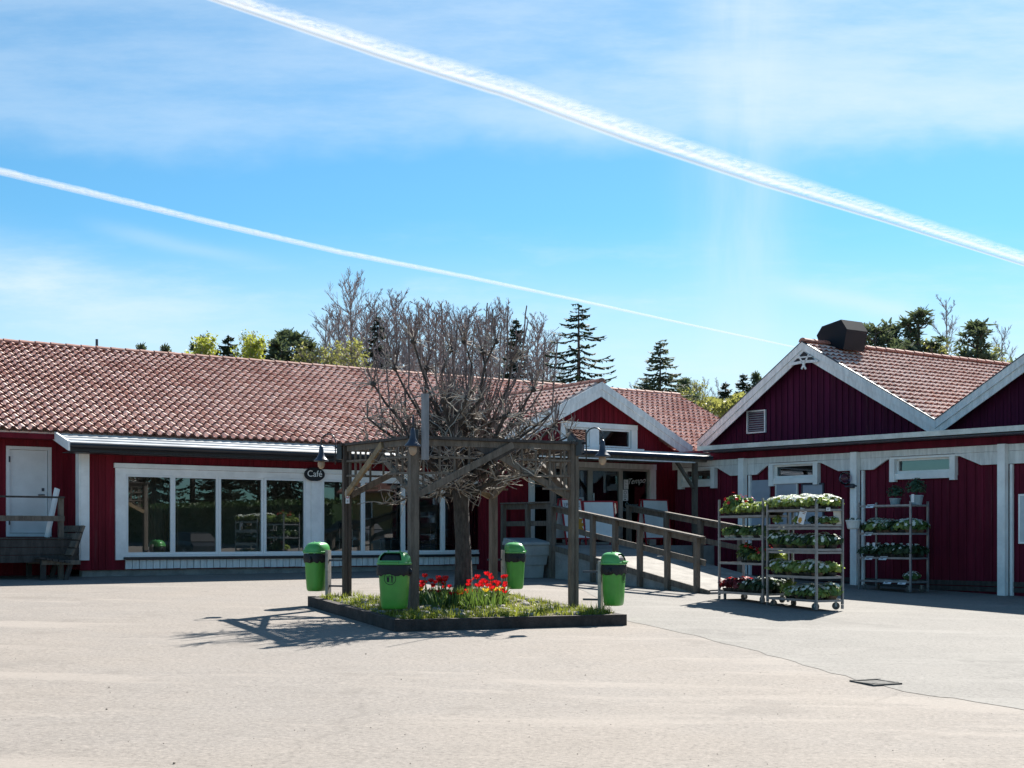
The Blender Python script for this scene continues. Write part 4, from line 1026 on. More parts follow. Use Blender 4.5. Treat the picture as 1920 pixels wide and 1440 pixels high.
# cobbles: light stones set in the soil
cob = mat('pale_cobbles', (.34, .31, .27), .9, .25, 6, .5, fine=.25)
mb = MB()
for i in range(300):
    s, t = R.uniform(.06, .94), R.uniform(.06, .94)
    if R.random() < .3: continue
    p = bedp(s, t); r = R.uniform(.05, .10); a = R.uniform(0, 6); n_ = 7
    ring0 = [p + Vector((math.cos(a + k * 2 * PI / n_) * r * R.uniform(.8, 1.1), math.sin(a + k * 2 * PI / n_) * r * R.uniform(.7, 1), .0)) for k in range(n_)]
    mb.loft([[q - Z * .03 for q in ring0], [q + Z * .025 for q in ring0], [p + (q - p) * .6 + Z * .045 for q in ring0]])
tag(mb.build('cobbles', cob, loc=bedc, smooth=False), kind='stuff')
# grass and weeds, denser along the edges
def leaf_mat(name, c1, c2, tr=.35, rough=.5):
    if name in MATS: return MATS[name]
    m, n, b = new_mat(name); out = n.n['Material Output']
    gi = n.node('ShaderNodeNewGeometry'); cc = n.mix(gi.outputs['Random Per Island'], c4(c1), c4(c2))
    n.l.new(cc, b.inputs['Base Color']); b.inputs['Roughness'].default_value = rough; b.inputs['Specular IOR Level'].default_value = .35
    t = n.node('ShaderNodeBsdfTranslucent'); n.l.new(n.mix(.5, cc, (min(1, c2[0] * 1.7), min(1, c2[1] * 1.7), c2[2] * .8, 1)), t.inputs['Color'])
    mx = n.node('ShaderNodeMixShader'); mx.inputs[0].default_value = tr
    n.l.new(b.outputs[0], mx.inputs[1]); n.l.new(t.outputs[0], mx.inputs[2]); n.l.new(mx.outputs[0], out.inputs[0])
    MATS[name] = m; return m
grass_m = leaf_mat('spring_grass', (.10, .15, .02), (.26, .28, .06))
mb = MB()
def blade(mb, p, h, w_, lean, mi=0):
    a = R.uniform(0, 2 * PI); s_ = Vector((math.cos(a), math.sin(a), 0)); l_ = Vector((math.cos(a + 1.57), math.sin(a + 1.57), 0)) * lean
    b_ = mb.add(p - s_ * w_ / 2); c_ = mb.add(p + s_ * w_ / 2); d_ = mb.add(p + l_ * .45 + Z * h * .6 + s_ * w_ * .4); e_ = mb.add(p + l_ * .45 + Z * h * .6 - s_ * w_ * .4); f_ = mb.add(p + l_ + Z * h)
    mb.face((b_, c_, d_, e_), mi); mb.face((e_, d_, f_), mi)
cnt = 0
tufts = [(R.random(), R.random(), R.uniform(.5, 1.2)) for _ in range(90)]
for k in range(520):
    m_ = R.random()
    if m_ < .34: s, t = R.uniform(.02, .98), R.triangular(.035, .30, .05)        # front-left edge
    elif m_ < .74: s, t = R.triangular(.70, .965, .94), R.uniform(.03, .97)          # front-right edge
    elif m_ < .84: s, t = R.uniform(.04, .96), R.triangular(.7, .96, .95)
    else: s, t = R.uniform(.05, .95), R.uniform(.05, .95)
    c = bedp(s, t); hh = R.uniform(.04, .13) * (1.5 if R.random() < .12 else 1)
    for q in range(R.randint(10, 26)):
        p = c + Vector((R.gauss(0, .05), R.gauss(0, .05), -.01)); blade(mb, p, hh * R.uniform(.5, 1.2), R.uniform(.007, .016), R.uniform(.01, .10))
tag(mb.build('grass', grass_m, loc=bedc, fix=False), kind='stuff')

# ---- pergola
zP = {'L': 3.40, 'F': 3.33, 'R': 3.33, 'B': 3.42}
pos = {'L': Vector((-2.75, 22.2, 0)), 'R': Vector((.957, 20.8, 0)), 'F': Vector((-1.45, 19.6, 0)), 'B': Vector((-.33, 23.5, 0))}
pc = Vector((-.9, 21.5, bz(-.9, 21.5)))
perg = thing('pergola', 'square weathered wooden pergola with crossed braces and lattice around the bare tree', 'pergola', pc)
axF = (pos['F'] - pos['L']).normalized(); axR = (pos['R'] - pos['F']).normalized()
rzP = math.atan2(axR.y, axR.x)
for k, p in pos.items():
    mb = MB(); zb_ = bz(p.x, p.y) - .12
    w_ = .058 if k != 'F' else .066
    if k in 'LR':
        for sg_ in (-1, 1): mb.box(p + axR * sg_ * .036 + Z * ((zb_ + zP[k]) / 2 - sg_ * .01), .058, .11, zP[k] - zb_, rzP)
    else: mb.box(p + Z * (zb_ + zP[k]) / 2, w_ * 2, w_ * 2, zP[k] - zb_, rzP)
    mb.build('post', wood_grey if k != 'L' else mat('brown_grey_wood', (.085, .066, .056), .85, .2, 2.2, .5, (6, 6, 1), fine=.3), perg)
sides = [('L', 'F'), ('F', 'R'), ('R', 'B'), ('B', 'L')]
for a, b in sides:
    pa, pb = pos[a] + Z * zP[a], pos[b] + Z * zP[b]; d = (pb - pa).normalized(); d0 = Vector((d.x, d.y, 0)).normalized(); nrm = d0.cross(Z)
    if nrm.dot(pc - pos[a]) > 0: nrm = -nrm
    L_ = (pb - pa).length
    mb = MB(); mb.bar(pa - d * .12 + Z * .02 + nrm * .0, pb + d * .12 + Z * .02, .15, .04); mb.build('top_board', wood_dark, perg)
    mb = MB(); mb.bar(pa + d * .06 - Z * .05, pb - d * .06 - Z * .05, .045, .09); mb.build('beam', wood_grey, perg)
    # crossing braces: each starts low on a post and meets the beam past the middle
    for q, (p0, p1, dd) in enumerate(((pa, pb, d), (pb, pa, -d))):
        off = nrm * (.035 if q == 0 else -.035)
        s0 = p0 - Z * .82 + dd * .06 + off; s1 = p0 - Z * .04 + dd * (L_ * .60) + off
        mb = MB(); mb.bar(s0, s1, .05, .10, nrm.cross(dd)); mb.build('brace', wood_tan if (q == 0 and a in 'LB') else wood_grey, perg)
        # a small board closing the crossing
        # lattice between post, brace and beam
    mid = pa + d * L_ * .5
    mb = MB(); mb.prism([mid - d * .36 - Z * .10, mid + d * .36 - Z * .10, mid - Z * .30], nrm * .02); mb.build('gusset', wood_dark, perg)
    for p0, dd in ((pa, d), (pb, -d)):
        mb = MB()
        for i, x in enumerate((.16, .42, .66, .90)):
            zl_ = (.74, .66, .52, .40)[i]
            mb.bar(p0 + dd * x - Z * .10, p0 + dd * x - Z * (zl_ + R.uniform(-.02, .03)), .025, .03, dd)
        for z_, x1 in ((.26, 1.02), (.50, .96), (.70, .55)):
            mb.bar(p0 + dd * .06 - Z * z_ + nrm * .018, p0 + dd * (x1 + R.uniform(-.04, .04)) - Z * z_ + nrm * .018, .025, .032)
        mb.build('lattice', wood_grey, perg)
# upright board fixed above the front post
pF = pos['F']; bo_ = P(797, 800, 19.45); mb = MB(); mb.box((bo_.x, 19.47, CAMZ + (HY - 800) / F * 19.45), .11, .03, (862 - 738) / F * 19.45, .25); part_label(mb.build('upright_board', mat('bluish_grey_board', (.24, .25, .27), .8, .15, 2.5, .3, (5, 5, .6), fine=.2), perg), 'pale grey board standing above the front post')
# small sticker sign
st = P(652, 931, 22.08); sgn = thing('post_sign', 'narrow white sign with red border on the left pergola post', 'sign', st)
mb = MB(); mb.box(st + Vector((.0, -.02, 0)), .062, .006, .23, .1); mb.build('plate', paper, sgn)
mb = MB(); mb.box(st + Vector((.0, -.0245, .035)), .040, .003, .13, .1); mb.build('red_mark', MATS['red_frame'], sgn)
mb = MB(); mb.box(st + Vector((.0, -.0265, .035)), .022, .003, .10, .1); mb.build('white_mark', paper, sgn)
mb = MB()
for k in range(3): mb.box(st + Vector((.0, -.0245, -.062 - k * .014)), .030, .003, .006, .1)
mb.build('print', ink, sgn)

# ---- litter bins, prototype looking along +x
green = mat('green_plastic', (.075, .33, .045), .34, .06, 3, spec=.45, fine=.03)
green_lid = mat('green_lid_plastic', (.085, .34, .09), .3, .06, 3, spec=.5)
bag = mat('black_bin_bag', (.008, .009, .013), .42, .1, 10, .5, spec=.35)
def bin_ring(z, k, n_=28):
    out = []
    for i in range(n_):
        t = 2 * PI * i / n_; c, s_ = math.cos(t), math.sin(t); e = .62
        x = abs(c) ** e * (1 if c > 0 else -1); y = abs(s_) ** e * (1 if s_ > 0 else -1)
        out.append(Vector((.235 + x * .165 * k, y * .215 * k, z)))
    return out
def make_bin():
    t = thing('litter_bin', 'x', 'litter bin', (0, 0, 0), 'litter bins around the pergola')
    mb = MB(); rows = [(.11, .62), (.115, .74), (.135, .81), (.17, .855), (.30, .90), (.45, .945), (.60, .985), (.70, 1.0)]
    mb.loft([bin_ring(z, k) for z, k in rows]); body = mb.build('body', green, t, smooth=True)
    # emblem on the front, laid on the curve of the body
    def surf(y, z):
        k = .9 + (z - .30) * .33; x = (1 - abs(y / (.215 * k)) ** (2 / .62)) ** (.62 / 2); return Vector((.235 + x * .165 * k + .0015, y, z))
    mb = MB(); cz = .55; 
    def disc_ring(cy, cz_, r0, r1, n_=28):
        for i in range(n_):
            a, b_ = 2 * PI * i / n_, 2 * PI * (i + 1) / n_
            mb.poly([surf(cy + r0 * math.cos(a), cz_ + r0 * math.sin(a)), surf(cy + r1 * math.cos(a), cz_ + r1 * math.sin(a)), surf(cy + r1 * math.cos(b_), cz_ + r1 * math.sin(b_)), surf(cy + r0 * math.cos(b_), cz_ + r0 * math.sin(b_))])
    disc_ring(0, cz, .083, .092)
    def pl(*pts): mb.poly([surf(-y, cz + z) if False else surf(y, cz + z) for y, z in pts])
    pl((-.050, .02), (-.008, .02), (-.013, -.05), (-.045, -.05)); pl((-.054, .026), (-.004, .026), (-.004, .034), (-.054, .034))
    disc_ring(.030, cz + .052, .0, .011, 12)
    pl((.016, .036), (.042, .036), (.038, -.010), (.022, -.010)); pl((.016, .036), (.020, .026), (-.016, .038), (-.018, .046))
    pl((.022, -.010), (.031, -.010), (.022, -.062), (.013, -.062)); pl((.030, -.010), (.038, -.010), (.048, -.062), (.039, -.062)); pl((.042, .036), (.047, .03), (.05, -.008), (.044, -.008))
    mb.build('emblem', black_paint, body, fix=False)
    mb = MB()
    rr = random.Random(3); rows = []
    for (z, k, w_) in ((.74, 1.05, .0), (.70, 1.10, .012), (.655, 1.12, .02), (.615, 1.07, .035)):
        ring_ = bin_ring(z, k)
        for i, p in enumerate(ring_): p.z += -abs(math.sin(i * 1.15)) * w_ + rr.uniform(-.004, .004); p.x += rr.uniform(-.006, .006); p.y += rr.uniform(-.006, .006)
        rows.append(ring_)
    mb.loft(rows, caps=False)
    for (yy, xx) in ((-.235, .25), (.24, .22)):
        mb.lathe((xx, yy, .60), [(.012, 0), (.03, .02), (.035, .05), (.02, .085), (.006, .10)], 7)
    mb.build('bin_bag', bag, t, smooth=True, fix=False)
    # hood lid with a wide mouth towards +x
    mb = MB(); mb.loft([bin_ring(.745, 1.10), bin_ring(.75, 1.13), bin_ring(.775, 1.13), bin_ring(.782, 1.09)], caps=False)
    nu, nv = 28, 9; ids = []
    for j in range(nv + 1):
        ph = j / nv * PI / 2; k = 1.07 * math.cos(ph) ** .55 if j < nv else .02; z = .78 + .155 * math.sin(ph); row = []
        for p in bin_ring(z, k): p.x -= .02 * math.sin(ph); row.append(mb.add(p))
        ids.append(row)
    for j in range(nv):
        for i in range(nu):
            a = (i + .5) / nu * 2 * PI; a = a if a < PI else a - 2 * PI
            if abs(a) < .78 and 1 <= j <= 5: continue
            mb.face((ids[j][i], ids[j][(i + 1) % nu], ids[j + 1][(i + 1) % nu], ids[j + 1][i]))
    mb.tube([Vector((.42, -.14 + .28 * q / 6, .785 + .002)) for q in range(7)], .012, 6)
    for yy in (-.1, .1): mb.bar((.06, yy, .79), (.24, yy * .9, .942), .02, .012)
    mb.build('lid', green_lid, t, smooth=True, fix=False)
    mb = MB(); ids = []
    for j in range(6):
        ph = j / 5 * PI / 2; k = .93 * math.cos(ph) ** .6 if j < 5 else .02
        ids.append([mb.add(p) for p in bin_ring(.772 + .13 * math.sin(ph), k, 20)])
    for j in range(5):
        for i in range(20): mb.face((ids[j][i], ids[j][(i + 1) % 20], ids[j + 1][(i + 1) % 20], ids[j + 1][i]))
    mb.build('inner_hood', black_paint, t, fix=False)
    mb = MB(); mb.box((.02, 0, .39), .05, .12, .82); mb.build('mounting_post', mat('worn_steel_post', (.38, .36, .33), .6, .15, 6, metal=.3, fine=.15), t)
    for z in (.20, .63):
        mb = MB(); mb.box((-.13, 0, z), .26, .035, .03); mb.build('bracket', dark_metal, t)
    return t
bin0 = make_bin()
cen_ = Vector((-.9, 21.5, 0))
for i, (k, dist, lab) in enumerate((('F', .36, 'green litter bin with a black bag facing the camera, nearest of the four'), ('L', .33, 'green litter bin on the left pergola post in front of the cafe windows'),
                       ('R', .42, 'green litter bin on the right pergola post in front of the ramp'), ('B', .33, 'green litter bin on the rear pergola post in front of the grit bin'))):
    out = (pos[k] - cen_).normalized(); p = pos[k] + out * dist; ang = math.atan2(out.y, out.x)
    if k == 'F': p = p + Vector((-.06, 0, 0)); ang -= .02
    if k == 'B': ang -= 1.1; p = pos[k] + Vector((.15, .10, 0))
    loc = Vector((p.x, p.y, bz(p.x, p.y) + (.0 if k != 'R' else -.02)))
    if i == 0: bin0.location = loc; bin0.rotation_euler = (0, 0, ang); bin0['label'] = lab
    else: dup(bin0, loc, ang, lab)

# ---- gooseneck lamps, prototype reaching along +x
opal = mat('opal_bulb', (.58, .45, .34), .3, .05, 5, transl=.45)
def make_lamp():
    t = thing('pergola_lamp', 'x', 'lamp', (0, 0, 0), 'gooseneck lamps on the pergola posts')
    mb = MB(); mb.box((-.05, 0, 0), .10, .13, .27); mb.build('wall_box', black_metal, t)
    mb = MB(); pts = [Vector((.06, 0, -.22)), Vector((.06, 0, .0)), Vector((.06, 0, .16))]
    for k in range(9): a = PI - k * PI / 8; pts.append(Vector((.06 + .145 + .145 * math.cos(a), 0, .20 + .135 * math.sin(a))))
    pts.append(Vector((.35, 0, .12))); mb.tube(pts, .012, 8); mb.bar((0, 0, -.10), (.06, 0, -.10), .03, .03); mb.bar((0, 0, .08), (.06, 0, .08), .03, .03); mb.build('arm', black_metal, t, smooth=True)
    mb = MB(); mb.lathe((.35, 0, -.16), [(.135, 0), (.14, .008), (.115, .035), (.075, .08), (.052, .13), (.042, .20), (.036, .26), (.018, .29)], 22); mb.build('shade', dark_metal, t, smooth=True)
    mb = MB(); mb.lathe((.35, 0, -.30), [(.008, 0), (.035, .012), (.058, .045), (.066, .085), (.062, .12), (.05, .15)], 18); mb.build('bulb', opal, t, smooth=True)
    t.scale = (.92, .92, .92); return t
lamp0 = make_lamp(); first = True
for k, dz, rot, lab in (('L', -.10, 0, 'black gooseneck lamp on the left pergola post against the tin roof'), ('F', -.02, .3, 'black gooseneck lamp on the front pergola post beside the upright board'),
                        ('R', -.06, -.05, 'black gooseneck lamp on the right pergola post against the canopy')):
    out = (pos[k] - cen_).normalized(); ang = math.atan2(out.y, out.x) + rot; o2 = Vector((math.cos(ang), math.sin(ang), 0)); p = pos[k] + o2 * .16 + Z * (zP[k] + dz)
    if k == 'F': p = p + Vector((.02, 0, .02))
    if first: lamp0.location = p; lamp0.rotation_euler = (0, 0, ang); lamp0['label'] = lab; first = False
    else: dup(lamp0, p, ang, lab)

# ---- the pollarded tree
bark = mat('rough_grey_bark', (.085, .072, .066), .95, .3, 9, 1.0, (2.5, 2.5, .8), fine=.4)
twig_pale = mat('pale_twig', (.44, .40, .35), .8, .25, 6, col2=(.19, .16, .14))
twig_red = mat('reddish_twig', (.17, .125, .115), .8, .25, 6)
tx, ty = -.80, 21.45; tb = Vector((tx, ty, bz(tx, ty) + .03))
tree = thing('pollarded_tree', 'bare pollarded linden with knobbly limbs growing through the pergola', 'tree', tb)
T = random.Random(5)
mb = MB(); zF_ = 2.72; pts, rad = [], []
for i in range(12):
    f = i / 11; pts.append(Vector((tx + .02 * math.sin(f * 5), ty + .02 * math.cos(f * 4), tb.z - .06 + (zF_ - tb.z + .06) * f))); rad.append(.155 - .035 * math.sin(min(1, f * 1.3) * PI / 2) + (.05 * (1 - f * 8) if f < .125 else 0) + (.03 * (f - .85) / .15 if f > .85 else 0) + T.uniform(-.005, .005))
mb.tube(pts, rad, 16); mb.build('trunk', bark, tree, smooth=True)
mb = MB()
def wander(p, d, L_, n_, wob, lift=0.0):
    out = [Vector(p)]; d = Vector(d).normalized(); st_ = L_ / n_
    for i in range(n_):
        d = (d + Vector((T.uniform(-wob, wob), T.uniform(-wob, wob), T.uniform(-wob, wob) + lift))).normalized(); out.append(out[-1] + d * st_)
    return out
def knob(p, r): mb.lathe(p - Z * r, [(r * .3, 0), (r * .9, r * .5), (r, r), (r * .8, r * 1.5), (r * .2, r * 2)], 7, 0)
def shoots(p, nshort, nlong, base_d, L_long=(.3, .72), pale=1):
    for i in range(nshort):
        a, e = T.uniform(0, 2 * PI), T.uniform(-.5, 1.0); d = Vector((math.cos(a) * math.cos(e), math.sin(a) * math.cos(e), math.sin(e))) + base_d * .5
        q = wander(p, d, T.uniform(.15, .50), 5, .38, T.uniform(-.12, .10)); mb.tube(q, [.010, .009, .008, .007, .006, .005], 3, pale, False)
        if T.random() < .6:
            q2 = wander(q[3], q[4] - q[2], T.uniform(.10, .25), 3, .5); mb.tube(q2, [.007, .006, .005, .004], 3, pale, False)
    for i in range(nlong):
        a = T.uniform(0, 2 * PI); d = Vector((math.cos(a) * .45, math.sin(a) * .45, 1.0)) + base_d * .45
        L2 = T.uniform(*L_long); q = wander(p, d, L2, 5, .10, .09); mb.tube(q, [.0095, .0085, .0075, .0065, .0055, .004], 3, 2, False)
        if T.random() < .7:
            q2 = wander(q[2], (q[3] - q[2]) + Vector((T.uniform(-.1, .1), T.uniform(-.1, .1), 0)), L2 * .45, 3, .2, .06); mb.tube(q2, [.0065, .0055, .0045, .003], 3, 2, False)
topc = Vector((tx, ty, zF_ - .05))
limbs = []
for i in range(11):
    a = i * 2 * PI / 11 + T.uniform(-.2, .2); el = T.uniform(.75, 1.15) if i % 3 else T.uniform(1.2, 1.45)
    limbs.append((a, el, T.uniform(1.35, 1.75)))
for (a, el, L_) in limbs:
    d = Vector((math.cos(a) * math.cos(el), math.sin(a) * math.cos(el), math.sin(el)))
    q = wander(topc + Vector((math.cos(a) * .06, math.sin(a) * .06, 0)), d, L_, 8, .17, .03)
    r0 = T.uniform(.045, .07); mb.tube(q, [r0 * (1 - .55 * k / 8) + T.uniform(-.004, .006) for k in range(9)], 9, 0)
    for k in (4, 6, 8):
        knob(q[k], r0 * T.uniform(.75, 1.05)); shoots(q[k], 9, 6 if k > 4 else 3, d * Vector((1, 1, .3)).length * .5)
    for s_ in range(2):
        k = T.randint(3, 6); a2 = T.uniform(0, 2 * PI); d2_ = Vector((math.cos(a2), math.sin(a2), T.uniform(.1, .9))); q2 = wander(q[k], d2_, T.uniform(.5, .9), 5, .25, .05)
        mb.tube(q2, [.035, .032, .028, .026, .024, .022], 7, 0); knob(q2[5], .045); shoots(q2[5], 11, 5, d2_ * .4, (.3, .65)); shoots(q2[3], 4, 2, d2_ * .3, (.2, .5))
# low spreading limbs inside the lattice
for i in range(12):
    a = i * 2 * PI / 12 + T.uniform(-.2, .2); d = Vector((math.cos(a), math.sin(a), T.uniform(.05, .40)))
    q = wander(topc - Z * T.uniform(0, .15), d, T.uniform(1.0, 1.75), 7, .22, .02); mb.tube(q, [.04, .036, .03, .026, .022, .02, .016, .012], 6, 0)
    for k in (2, 4, 5, 6, 7): shoots(q[k], 5, 1, d * .3 - Z * .15, (.2, .45))
for i in range(13):
    a = i * 2 * PI / 13 + T.uniform(-.2, .2); d = Vector((math.cos(a), math.sin(a), T.uniform(.45, .95)))
    q = wander(topc, d, T.uniform(1.5, 2.05), 7, .2, .0); mb.tube(q, [.04, .036, .032, .028, .024, .02, .018, .015], 6, 0)
    for k in (3, 5, 6, 7): shoots(q[k], 7, 2, d * .3, (.2, .5))
# tall water shoots seen against the sky
for (px, py) in ((783, 570), (827, 568), (818, 585), (858, 598), (914, 568), (924, 580), (952, 574), (987, 573), (768, 590), (875, 605), (890, 606), (1022, 632), (1045, 636), (845, 612), (990, 600), (720, 640), (700, 655), (940, 610)):
    Y = ty + T.uniform(-.7, .7); tip = P(px, py, Y); b0 = Vector((tip.x * .93 + tx * .07 + T.uniform(-.08, .08), Y, tip.z - T.uniform(.8, 1.2)))
    q = [b0.lerp(tip, f) + Vector((T.uniform(-.012, .012), 0, 0)) for f in (0, .3, .6, .85, 1)]; mb.tube(q, [.014, .013, .012, .011, .010], 5, 2, True)
    root = topc + (b0 - topc) * .35; q = wander(root, b0 - root, (b0 - root).length, 4, .06); q[-1] = b0; mb.tube(q, [.02, .017, .015, .014, .013], 5, 2)
for (px, py, Y) in ((775, 640, 21.0), (845, 655, 21.3), (905, 660, 21.8), (960, 680, 21.2), (740, 690, 21.6), (1000, 730, 21.5), (1040, 800, 21.2), (700, 720, 21.3), (870, 640, 21.9), (800, 690, 21.9), (930, 640, 21.0)):
    p = P(px, py, Y); shoots(p, 14, 9, (p - topc).normalized() * .3, (.25, .65)); q = wander(topc, p - topc, (p - topc).length, 6, .05); q[-1] = p; mb.tube(q, [.034, .03, .027, .024, .022, .02, .017], 6, 0); knob(p, .05)
mb.build('crown', [bark, twig_pale, twig_red], tree, fix=False)

# ---- tulips and daffodils round the trunk
stem_m = leaf_mat('tulip_leaf', (.045, .095, .03), (.13, .20, .05), .3)
petal_red = mat('red_petals', (.62, .012, .018), .5, .1, 20, transl=.35); petal_y = mat('yellow_petals', (.70, .48, .03), .5, .1, 20, transl=.35)
def make_tulip(seed, h, open_, m_):
    r = random.Random(seed); t = thing('tulip', 'x', 'flower', (0, 0, 0), 'red tulips around the tree trunk'); mb = MB(); lx = r.uniform(-.05, .05)
    mb.tube([Vector((0, 0, -.02)), Vector((lx * .4, .01, h * .5)), Vector((lx, .015, h))], .006, 5)
    for k in range(4):
        a = k * 1.9 + r.uniform(-.4, .4); L_ = h * r.uniform(.65, .95); s_ = Vector((-math.sin(a), math.cos(a), 0)); o_ = Vector((math.cos(a), math.sin(a), 0)); ids = []
        for f, w_ in ((0, .018), (.35, .030), (.7, .022), (1, .002)):
            c = o_ * (.02 + .13 * f * f) + Z * (L_ * (f - .25 * f * f * f)); ids.append((mb.add(c - s_ * w_), mb.add(c + s_ * w_)))
        for i in range(3): mb.face((ids[i][0], ids[i][1], ids[i + 1][1], ids[i + 1][0]))
    mb.build('leaves', stem_m, t, fix=False)
    mb = MB(); top = Vector((lx, .015, h))
    for k in range(6):
        a = k * PI / 3; s_ = Vector((-math.sin(a), math.cos(a), 0)); o_ = Vector((math.cos(a), math.sin(a), 0)); ids = []
        for f, w_, ro in ((0, .008, .004), (.35, .027, .032), (.7, .026, .036 + .02 * open_), (1, .004, .028 + .05 * open_)):
            c = top + o_ * ro + Z * .068 * f; ids.append((mb.add(c - s_ * w_), mb.add(c + s_ * w_)))
        for i in range(3): mb.face((ids[i][0], ids[i][1], ids[i + 1][1], ids[i + 1][0]))
    mb.build('flower', m_, t, fix=False); return t
protos = [make_tulip(1, .37, .1, petal_red), make_tulip(2, .30, .6, petal_red), make_tulip(3, .41, .25, petal_red)]
used = set(); k = 0
TT = random.Random(9)
sp_l = [('left', 30, (780, 850)), ('right', 40, (874, 952))]
for nm, cnt, (x0, x1) in sp_l:
    for i in range(cnt):
        for _ in range(30):
            px = TT.uniform(x0, x1); Y = TT.uniform(20.6, 21.9) if nm == 'left' else TT.uniform(20.7, 22.3); X = (px - CX) / F * Y
            if math.hypot(X - tx, Y - ty) > .2: break
        loc = Vector((X, Y, bz(X, Y) + .02)); q = protos[k % 3]; lab = 'red tulip in the clump left of the tree trunk' if nm == 'left' else 'red tulip in the dense clump right of the tree trunk'
        grp = 'red tulips left of the trunk' if nm == 'left' else 'red tulips right of the trunk'
        if k < 3: o = q; o.location = loc; o.rotation_euler = (0, 0, TT.uniform(0, 6)); o['label'] = lab; o['group'] = grp
        else: o = dup(q, loc, TT.uniform(0, 6), lab, grp)
        sc_ = TT.uniform(.62, 1.0); o.scale = (sc_ * 1.1, sc_ * 1.1, sc_); k += 1
for i, (px, Y, lab) in enumerate(((855, 20.3, 'short red tulip in front of the tree trunk'), (868, 20.35, 'low red tulip just right of the trunk foot'), (849, 20.25, 'low red tulip just left of the trunk foot'))):
    X = (px - CX) / F * Y; dup(protos[1], Vector((X, Y, bz(X, Y))), i * 2.0, lab, 'short red tulips before the trunk', .8)
daf = make_tulip(6, .26, .9, petal_y); daf.name = 'daffodil'; 
dl = [(784, 20.6), (925, 20.9), (866, 20.2), (915, 20.7), (940, 21.0), (785, 20.75)]
for i, (px, Y) in enumerate(dl):
    X = (px - CX) / F * Y; loc = Vector((X, Y, bz(X, Y))); nm = ('yellow daffodil at the left end of the tulips', 'yellow daffodil among the green leaves right of the trunk', 'yellow daffodil at the foot of the trunk', 'yellow daffodil among the green leaves right of the trunk', 'yellow daffodil among the green leaves right of the trunk', 'yellow daffodil at the left end of the tulips')[i]
    gq2 = ('daffodils at the left end of the tulips', 'daffodils right of the trunk', 'daffodil at the trunk foot')[(0, 1, 2, 1, 1, 0)[i]]
    if i == 0: daf.location = loc; daf['label'] = nm; daf['group'] = gq2
    else: dup(daf, loc, i, nm, gq2).name = 'daffodil'
# leafy plants under the tulips
mb = MB()
for i in range(150):
    px = R.triangular(775, 950, 860); Y = R.triangular(19.9, 21.6, 20.4); X = (px - CX) / F * Y
    if math.hypot(X - tx, Y - ty) < .18: continue
    for q in range(5): blade(mb, Vector((X + R.gauss(0, .03), Y + R.gauss(0, .03), bz(X, Y))), R.uniform(.18, .38), R.uniform(.02, .035), R.uniform(.03, .16))
tag(mb.build('bulb_foliage', stem_m, loc=bedc, fix=False), kind='stuff')
# ================= flower trolleys =================
galv = mat('trolley_steel', (.27, .29, .31), .4, .1, 10, metal=.55, fine=.08)
shelf_m = mat('shelf_board', (.20, .17, .14), .7, .15, 4, .1, fine=.15)
rubber = mat('grey_wheel', (.12, .115, .11), .7, .1, 6)
SHELVES = []
def trolley(corner, a_dir, b_dir, Lx, Ly, shelves, lab, hgt=1.93, posts_extra=()):
    """corner: near post; a_dir runs along the long side, b_dir along the short side"""
    c = Vector((corner[0], corner[1], 0)); a, b = Vector((*a_dir, 0)).normalized(), Vector((*b_dir, 0)).normalized(); g = G(c.x + a.x * .5, c.y + a.y * .5)
    o = c + Z * g; t = thing('flower_trolley', lab, 'plant trolley', o, 'wheeled flower trolleys')
    def q(x, y, z): return o + a * x + b * y + Z * z
    for (x, y) in ((0, 0), (Lx, 0), (0, Ly), (Lx, Ly)):
        mb = MB(); mb.hexa(q(x, y, .10) - a * .022 - b * .016, a * .044, b * .032, Z * (hgt - .10)); 
        mb.hexa(q(x, y, .02) - a * .012 - b * .022, a * .024, b * .044, Z * .075); mb.build('post', galv, t)
    for i, z in enumerate(shelves):
        mb = MB()
        mb.hexa(q(.0 + .024, -.016, z - .02), a * (Lx - .048), b * .022, Z * .042); mb.hexa(q(.024, Ly - .006, z - .02), a * (Lx - .048), b * .022, Z * .042)
        mb.hexa(q(-.011, .018, z - .02), a * .022, b * (Ly - .036), Z * .038); mb.hexa(q(Lx - .011, .018, z - .02), a * .022, b * (Ly - .036), Z * .038)
        s_ = mb.build('shelf', galv, t)
        mb = MB(); mb.hexa(q(.026, .008, z - .012), a * (Lx - .052), b * (Ly - .016), Z * .012); mb.build('shelf_board', shelf_m, s_)
    for (x, y) in ((.10, .06), (Lx - .10, .06), (.10, Ly - .06), (Lx - .10, Ly - .06)):
        k = R.uniform(0, 2); w_ = Vector((math.cos(k), math.sin(k), 0)); n_ = 18; cc = q(x, y, .068); u_ = w_.cross(Z)
        mb = MB(); mb.prism([cc + u_ * .066 * math.cos(j * 2 * PI / n_) + Z * .066 * math.sin(j * 2 * PI / n_) - w_ * .016 for j in range(n_)], w_ * .032); wh = mb.build('caster', rubber, t)
        mb = MB()
        for sg_ in (-1, 1): mb.hexa(cc + w_ * (.022 * sg_ - .003) - u_ * .02 - Z * .012, w_ * .006, u_ * .04, Z * .082)
        mb.hexa(cc - w_ * .026 - u_ * .03 + Z * .071, w_ * .052, u_ * .06, Z * .012); mb.build('fork', galv, wh)
    SHELVES.append(q); return q
q1 = trolley((5.24, 22.95), (-.447, .894), (.894, .447), 1.36, .57, (.165, .57, 1.00, 1.05, 1.42, 1.475, 1.74), 'steel flower trolley with five laden shelves of white flowers, nearest the camera')
q2 = trolley((4.575, 24.3), (-.447, .894), (.894, .447), 1.36, .57, (.165, .72, 1.18, 1.60), 'steel flower trolley with red flowers standing left of the fullest trolley')
